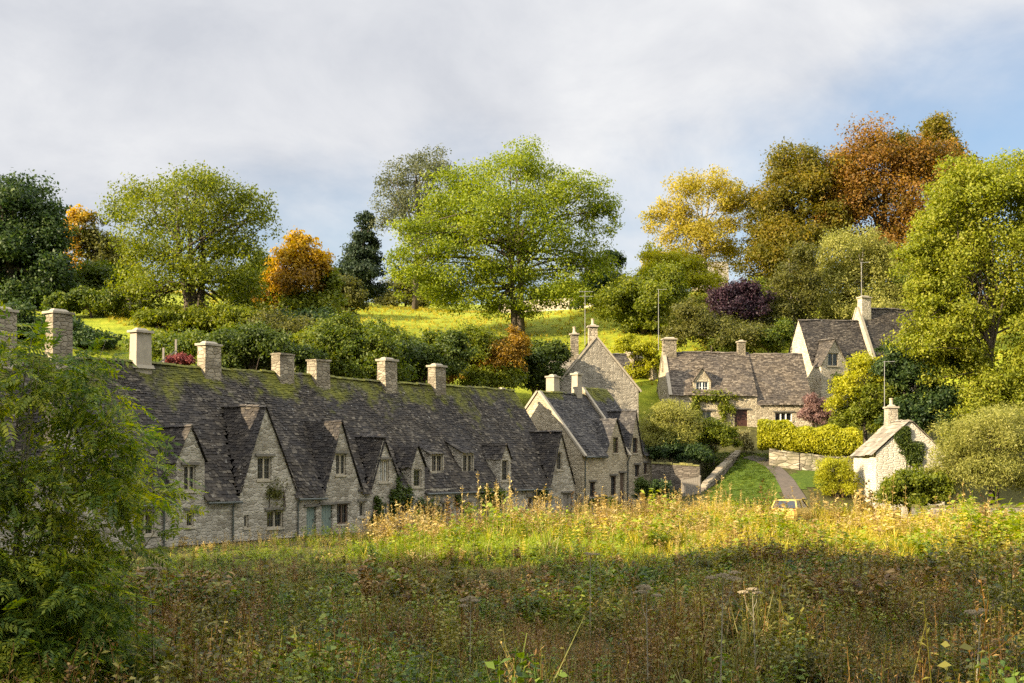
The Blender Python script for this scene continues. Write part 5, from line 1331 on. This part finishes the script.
def sapling(name, label, px, Y, blobs, n, scale, limbs):
    X = (px - CX) / F * Y; Z = gz(X, Y); o = empty(name, (X, Y, Z), 0, label, 'tree')
    s = Y / F; B = []
    for b in blobs:
        x, _, z = ray(b[0], b[1], Y); B.append((x - X, b[4] if len(b) > 4 else random.uniform(-.4, .4), z - Z, b[2] * s, b[2] * s * .9, b[3] * s))
    C, O, I, boughs = blob_cloud(B, n, .38, .1, .8, .3)
    T = [pinnate(.22, 4), pinnate(.26, 5), pinnate(.20, 5)]; out_ = []
    ok = C[:, 2] > .1; C, O = C[ok], O[ok]
    d = O + rng.normal(size=O.shape) * .6; d[:, 2] = d[:, 2] * .5 - .25
    d /= np.linalg.norm(d, axis=1, keepdims=True)
    up = np.array([0, 0, 1.0]) + rng.normal(size=O.shape) * .45; sx = np.cross(d, up); sx /= np.linalg.norm(sx, axis=1, keepdims=True); uz = np.cross(sx, d)
    k = rng.integers(0, 3, len(C)); sc = scale * rng.uniform(.7, 1.25, len(C))
    for i, t in enumerate(T):
        m = k == i
        V = C[m][:, None] + (t[None, :, 0:1] * sx[m][:, None] + t[None, :, 1:2] * d[m][:, None] + t[None, :, 2:3] * uz[m][:, None]) * sc[m][:, None, None]
        out_.append(V.reshape(-1, 3))
    V = np.concatenate(out_); link('crown', np_mesh('crown', V, np.arange(len(V)).reshape(-1, 4)), M['lf_sapling'], o)
    mb = MB(); allb = np.concatenate(boughs)
    for j in range(limbs):
        e = Vector(allb[rng.integers(len(allb))]); st = Vector((random.uniform(-.7, .5), random.uniform(-.4, .4), 0)); mid = Vector((e.x * random.uniform(.2, .6), e.y * .35, e.z * random.uniform(.45, .7)))
        pts_ = [st, st.lerp(mid, .5) + Vector((0, 0, e.z * .08)), mid, mid.lerp(e, .5) + Vector((0, 0, .12)), e, e + (e - mid) * .25 + Vector((0, 0, -.05))]
        mb.tube(pts_, [.030, .024, .017, .011, .006, .002], 6, cap=False)
        for q in range(3):
            b0 = mid.lerp(e, random.uniform(.0, .7)); b1 = b0 + Vector((random.uniform(-.5, .5), random.uniform(-.4, .4), random.uniform(.1, .6)))
            mb.tube([b0, b0.lerp(b1, .5) + Vector((0, 0, .05)), b1], [.009, .006, .002], 5, cap=False)
    mb.build('trunk', M['twig'], o, smooth=True)
    return o
sapling('ash_sapling', 'feathery leaved young ash with thin pale stems, filling the near edge of the meadow', 5, 13.5,
        [(20, 400, 70, 50), (95, 410, 52, 40), (132, 440, 30, 36), (158, 500, 18, 34), (60, 470, 90, 50), (10, 500, 80, 60), (125, 500, 44, 40), (50, 560, 70, 50), (110, 545, 46, 28), (10, 610, 80, 60), (60, 640, 70, 50), (0, 670, 90, 50), (90, 610, 50, 44), (30, 690, 90, 50), (110, 660, 60, 44), (25, 560, 62, 44, -.7), (95, 590, 54, 44, -.6), (15, 630, 80, 50, -.8), (80, 650, 60, 44, -.7), (-20, 500, 60, 60, -.6), (-60, 450, 70, 90), (-50, 580, 70, 80), (20, 350, 44, 26), (80, 368, 44, 24)], 4600, 1.05, 22)

# --- trees off the side of the meadow, whose shade lies over it
L_('lf_bank', (0.02, 0.035, 0.008), (0.045, 0.065, 0.012), (0.08, 0.10, 0.015))
bank0 = tree('bank_tree', 'broad leafy tree on the bank whose shade falls across the meadow', 0, 30, [(0, 330, 150, 110), (-60, 200, 130, 100), (80, 150, 140, 110), (0, -20, 150, 120), (60, -180, 110, 100), (-20, -290, 80, 70), (0, 430, 130, 70)], 24000, .30, ['lf_bank'], trunk=.4, group='trees along the shaded bank', sub=.34)
Z0 = Vector(bank0.location)
def copy_tree(o, loc, sc, rz):
    c = o.copy(); COL.objects.link(c); c.location = loc; c.scale = (sc,) * 3; c.rotation_euler = (0, 0, rz)
    for ch in o.children:
        d = ch.copy(); COL.objects.link(d); d.parent = c
    return c
SPOTS = [(-22, 25, .74), (-28, 26, .76), (-35, 26, .74), (-42, 26, .76), (-50, 26, .74), (-18.5, 19, .68), (-26, 19, .75), (-16, 13, .6), (-23, 12, .75), (-13.5, 7, .42), (-19, 5, .5), (-11, -1, .5), (-33, 17, .75), (-17, -6, .75), (-28, 2, .6), (-9, -9, .6), (-37, 36, .66), (-30, 36, .5)]
for i, (x, y, sc) in enumerate(SPOTS):
    loc = (x, y, gz(x, y))
    if i == 0: bank0.location = loc; bank0.scale = (sc,) * 3
    else: copy_tree(bank0, loc, sc, i * 1.7)

# ------------------------------------------------------------------ ivy and climbers on the walls
def climber(h, name, label, u, rects, n, leaf, mat, thick=.22):
    """leaves that cling to the front plane of house h inside pixel rectangles"""
    Cs = []; stems = []
    for x0, y0, x1, y1 in rects:
        a, zt = h.q(x0, y0, u); b, _ = h.q(x1, y0, u); zb = h.q((x0 + x1) / 2, y1, u)[1]
        m = int(n * (x1 - x0) * (y1 - y0) / sum((r[2] - r[0]) * (r[3] - r[1]) for r in rects))
        kk = rng.normal(size=(9, 2)) * .42; pk = rng.integers(0, 9, m); g_ = rng.normal(size=(m, 2)) * rng.uniform(.10, .38, 9)[pk][:, None] + kk[pk]
        q = np.stack([(a + b) / 2 + g_[:, 0] * (b - a) / 2, u - .04 - np.abs(rng.normal(0, .5, m)) * thick, np.maximum(.05, (zt + zb) / 2 + g_[:, 1] * (zt - zb) / 2)], 1)
        Cs.append(q)
        for k in range(3):
            xx = a + (b - a) * random.uniform(.2, .8); stems.append([(xx, u - .03, max(0, zb)), (xx + random.uniform(-.1, .1), u - .04, (zt + zb) / 2), (xx + random.uniform(-.3, .3), u - .04, zt - .1)])
    C = np.concatenate(Cs); E = np.array(h.e); Wd = np.array(h.w)
    ox = float(np.mean(C[:, 0])); O = h.O + h.e * ox + h.w * u
    o = empty(name, O, h.o.rotation_euler.z, label, 'climber')
    C = C - np.array([ox, u, 0]); V = leaf_quads(C, np.tile(np.array([0, -1.0, .3]), (len(C), 1)), leaf)
    link('foliage', np_mesh('foliage', V, np.arange(len(V)).reshape(-1, 4)), M[mat], o)
    for st in stems:
        mb = MB(); mb.tube([(x - ox, y - u, z) for x, y, z in st], [.03, .02, .01], 5); mb.build('stem', M['bark'], o)
    return o
climber(row, 'climbing_ivy', 'dark ivy climbing between the windows under the fourth front gable', 0, [(388, 484, 397, 520), (369, 502, 382, 528), (400, 488, 411, 508)], 2600, .09, 'lf_ivy')
climber(row, 'climbing_rose', 'thin climber on the wall of the tallest front gable', 0, [(262, 482, 292, 508)], 520, .06, 'lf_olive', .10)
climber(row, 'wall_shrub', 'dark arching shrub against the row wall below the small wall dormer', 0, [(416, 501, 434, 528)], 1800, .09, 'lf_ivy', .5)
climber(row, 'wall_shrub', 'green leafy bush against the row wall under the cat slide dormers', 0, [(480, 487, 499, 508)], 1800, .09, 'lf_green', .6)
climber(row, 'climbing_ivy', 'low ivy on the row wall beside the last gable', 0, [(538, 487, 549, 503), (452, 496, 460, 506)], 900, .08, 'lf_ivy')
climber(hd, 'climbing_vine', 'leafy vine trained over the front of the red door cottage', 0, [(694, 393, 738, 402), (688, 396, 702, 428), (716, 400, 732, 418)], 3600, .09, 'lf_ash', .3)
climber(he, 'climbing_ivy', 'dark clump of ivy under the gabled window of the pale house', 0, [(832, 372, 848, 386)], 900, .10, 'lf_ivy', .3)
# ivy over the gable of the small cottage (that gable is the house's own end)
def gable_ivy(h, W_, label, rects, n):
    Cs = []
    for x0, y0, x1, y1 in rects:
        a, zt = h.qe(x0, y0, 0); b, _ = h.qe(x1, y0, 0); zb = h.qe((x0 + x1) / 2, y1, 0)[1]; m = n // len(rects)
        d = unit(m); rr = rng.uniform(0, 1, m) ** .5
        Cs.append(np.stack([-.04 - np.abs(d[:, 1]) * .2 * rr, (a + b) / 2 + d[:, 0] * rr * (a - b) / 2, (zt + zb) / 2 + d[:, 2] * rr * (zt - zb) / 2], 1))
    C = np.concatenate(Cs); o = empty('climbing_ivy', h.O, h.o.rotation_euler.z, label, 'climber')
    V = leaf_quads(C, np.tile(np.array([-1.0, 0, .3]), (len(C), 1)), .09)
    link('foliage', np_mesh('foliage', V, np.arange(len(V)).reshape(-1, 4)), M['lf_ivy'], o)
    mb = MB()
    for k in range(4): mb.tube([(-.03, W_ * .45 + k * .1, .1), (-.04, W_ * .45 + k * .2, 2.2), (-.04, W_ * .35 + k * .3, 4.6)], [.05, .035, .015], 5)
    mb.build('stem', M['bark'], o)
gable_ivy(hf, WF, 'mat of dark ivy covering the gable of the small pale cottage', [(893, 430, 911, 446), (899, 426, 911, 438), (896, 440, 926, 458), (904, 450, 924, 466)], 2600)

# ------------------------------------------------------------------ small things
M['mast'] = plain('mast', (0.30, 0.29, 0.27), .5, .3, var=.1)
def aerial(px, Y, y_top, y_bot, label, kind=0):
    x, _, zb = ray(px, y_bot, Y); zt = ray(px, y_top, Y)[2]
    o = empty('television_aerial', (x, Y, zb), random.uniform(-.3, .3), label, 'aerial'); L = zt - zb
    mb = MB(); mb.tube([(0, 0, 0), (0, 0, L)], [.028, .02], 6); mb.build('mast', M['mast'], o)
    mb = MB()
    if kind == 0:
        for z in (L - .05, L - .45):
            mb.tube([(-.5, 0, z), (.7, 0, z)], .016, 5)
            for k in range(9): mb.tube([(-.45 + k * .13, -.25, z), (-.45 + k * .13, .25, z)], .009, 4)
    else:
        mb.tube([(-.1, 0, L - .06), (.75, 0, L - .03)], .014, 5)
        for k in range(7): mb.tube([(.0 + k * .11, -.2, L - .05), (.0 + k * .11, .2, L - .05)], .008, 4)
    mb.build('antenna', M['mast'], o)
    return o
aerial(585, 105.6, 291, 345, 'television aerial on the chimney of the tall gabled house', 0)
aerial(658.5, 111, 289, 350, 'tall thin aerial mast beside the red door cottage chimney', 1)
aerial(861.5, 115.5, 262, 297, 'thin aerial on the chimney of the pale gabled house', 1)
aerial(884.5, 90.0, 361, 425, 'white aerial mast standing at the small pale cottage', 1)

# parked car, half sunk in the weeds
def car(x, y, rz):
    o = empty('parked_car', (x, y, gz(x, y)), rz, 'golden yellow small hatchback parked at the meadow edge, half hidden by dry weeds', 'car')
    # side profile (along x: nose at +), body and cabin
    def loft(name, sect, mat, par, smooth=True):
        mb = MB()
        for a, b in zip(sect, sect[1:]):
            n = len(a)
            for i in range(n): mb.face(a[i], a[(i + 1) % n], b[(i + 1) % n], b[i])
        mb.face(*sect[0][::-1]); mb.face(*sect[-1])
        ob = mb.build(name, mat, par); return ob
    def ringx(x, w0, w1, z0, z1): return [(x, -w0, z0), (x, -w1, z0 + (z1 - z0) * .55), (x, -w1 * .93, z1), (x, w1 * .93, z1), (x, w1, z0 + (z1 - z0) * .55), (x, w0, z0)]
    loft('body', [ringx(-1.85, .62, .70, .38, .78), ringx(-1.78, .74, .80, .25, .93), ringx(-1.1, .80, .84, .22, .96), ringx(0.3, .80, .84, .22, .95), ringx(1.0, .80, .83, .22, .90), ringx(1.65, .74, .78, .26, .74), ringx(1.85, .60, .66, .34, .60)], M['car_paint'], o)
    def ringc(x, w, z): return [(x, -w, z), (x, w, z)]
    mb = MB(); prof = [(-1.72, .94), (-1.45, 1.40), (-.5, 1.47), (.25, 1.42), (.95, .92)]
    wd = lambda z: .78 - (z - .92) * .30
    mb.hexa([(-1.45, -.62, 1.40), (.25, -.62, 1.40), (.25, .62, 1.40), (-1.45, .62, 1.40)], [(-1.40, -.58, 1.46), (.2, -.58, 1.45), (.2, .58, 1.45), (-1.40, .58, 1.46)])
    for sg in (-1, 1):
        for (xa, za, xb, zb) in ((-1.72, .93, -1.45, 1.41), (.95, .91, .25, 1.41), (-.45, .93, -.42, 1.41)):
            mb.obox(((xa + xb) / 2, sg * (wd(za) + wd(zb)) / 2, (za + zb) / 2), (.045, 0, 0), (0, .035, 0), ((xb - xa) / 2, sg * (wd(zb) - wd(za)) / 2, (zb - za) / 2))
    mb.build('roof', M['car_paint'], o)
    for nm, fs in (('rear_window', [[(-1.70, -.70, .96), (-1.70, .70, .96), (-1.46, .60, 1.39), (-1.46, -.60, 1.39)]]), ('windscreen', [[(.92, -.72, .94), (.92, .72, .94), (.27, .60, 1.40), (.27, -.60, 1.40)]])):
        mb = MB(); [mb.face(*f) for f in fs]; mb.build(nm, M['glass'], o)
    for sg in (-1, 1):
        mb = MB(); mb.face((-1.62, sg * .765, .955), (.86, sg * .765, .945), (.24, sg * .625, 1.39), (-1.42, sg * .625, 1.39)); mb.build('side_window', M['glass'], o)
        mb = MB(); mb.box(-1.835, sg * .62 - .09, .62, -1.76, sg * .62 + .09, .88); mb.build('tail_light', M['red_lamp'], o)
        mb = MB(); mb.box(1.66, sg * .52 - .14, .50, 1.80, sg * .52 + .14, .64, taper=.03); mb.build('headlight', M['steel'], o)
        for xx in (-1.15, 1.15):
            mb = MB(); mb.tube([(xx, sg * .66, .29), (xx, sg * .86, .29)], .29, 20); w_ = mb.build('wheel', M['tyre'], o)
            mb = MB(); mb.tube([(xx, sg * .80, .29), (xx, sg * .865, .29)], .18, 14); mb.build('rim', M['steel'], w_)
    mb = MB(); mb.box(-1.90, -.66, .36, -1.80, .66, .50, taper=.01); mb.build('bumper', M['car_paint'], o)
M['car_paint'] = plain('car_paint', (0.50, 0.35, 0.075), .3, 0.0, .6, var=.04)
M['red_lamp'] = plain('red_lamp', (0.25, 0.012, 0.01), .2)
M['tyre'] = plain('tyre', (0.02, 0.02, 0.02), .8)
car(17.35, 77.5, rad(62))
P = np.stack([rng.uniform(14.8, 19.5, 90), rng.uniform(73.5, 75.6, 90)], 1)
scatter('golden_weeds', 'wd_tan', far_plumes, P, rng.uniform(.4, .8, len(P)))

# wooden fences and gates
def rails(name, label, a, b, h, nposts, nrails, mat='grey_wood', cat='fence', slats=False):
    A, Bv = Vector((*a, gz(*a))), Vector((*b, gz(*b)))
    o = empty(name, A, 0, label, cat); d = (Bv - A)
    for i in range(nposts):
        p = d * (i / (nposts - 1)); mb = MB(); mb.box(p.x - .06, p.y - .06, p.z - .3, p.x + .06, p.y + .06, p.z + h + .1); mb.build('post', M[mat], o)
    mb = MB()
    for k in range(nrails):
        z = h * (k + .8) / nrails; c_ = d / 2 + Vector((0, -.075, z)); mb.obox(c_, d / 2, (0, .012, 0), (0, 0, .05))
    if slats:
        n = int(d.length / .16)
        for k in range(n):
            p = d * ((k + .5) / n); mb.box(p.x - .07, p.y - .11, p.z + .05, p.x + .07, p.y - .09, p.z + h + random.uniform(-.03, .03))
    mb.build('rail', M[mat], o)
rails('garden_fence', 'pale wooden rail beside the ashlar chimney behind the ridge', P2(150, 76), P2(176, 82), 1.2 if False else ray(160, 353, 78)[2] - gz(*P2(160, 78)), 3, 2)
rails('plank_gate', 'weathered plank gate at the foot of the retaining wall', P2(682, 90.5), P2(700, 90.2), 1.25, 2, 2, slats=True, cat='gate')
rails('field_fence', 'wooden field fence crossing the pasture under the airy ash', P2(70, 112), P2(150, 114), 1.2, 9, 3)
mb = MB(); mb.box(-.2, -.15, -.1, .2, .15, .75, taper=.06, jit=.02); o = mb.build('boundary_stone', M['ashlar']); o.location = (*P2(904.5, 77), gz(*P2(904.5, 77)) + .25); tag(o, 'small upright pale stone at the meadow edge by the small cottage', 'stone')
# house half seen through the golden birch
hs = House('hilltop_house', 'pale stone house gable half hidden behind the golden birch', 'house', (*ray(692, 280, 158)[:2], gz(*ray(692, 280, 158)[:2])), rad(-8), 'stone_pale', 'slate_pale')
zt_ = ray(700, 262, 160)[2] - hs.O.z
hs.section(0, 4.5, max(2.2, zt_ - 2.6), zt_, 6.0)
hs.finish()
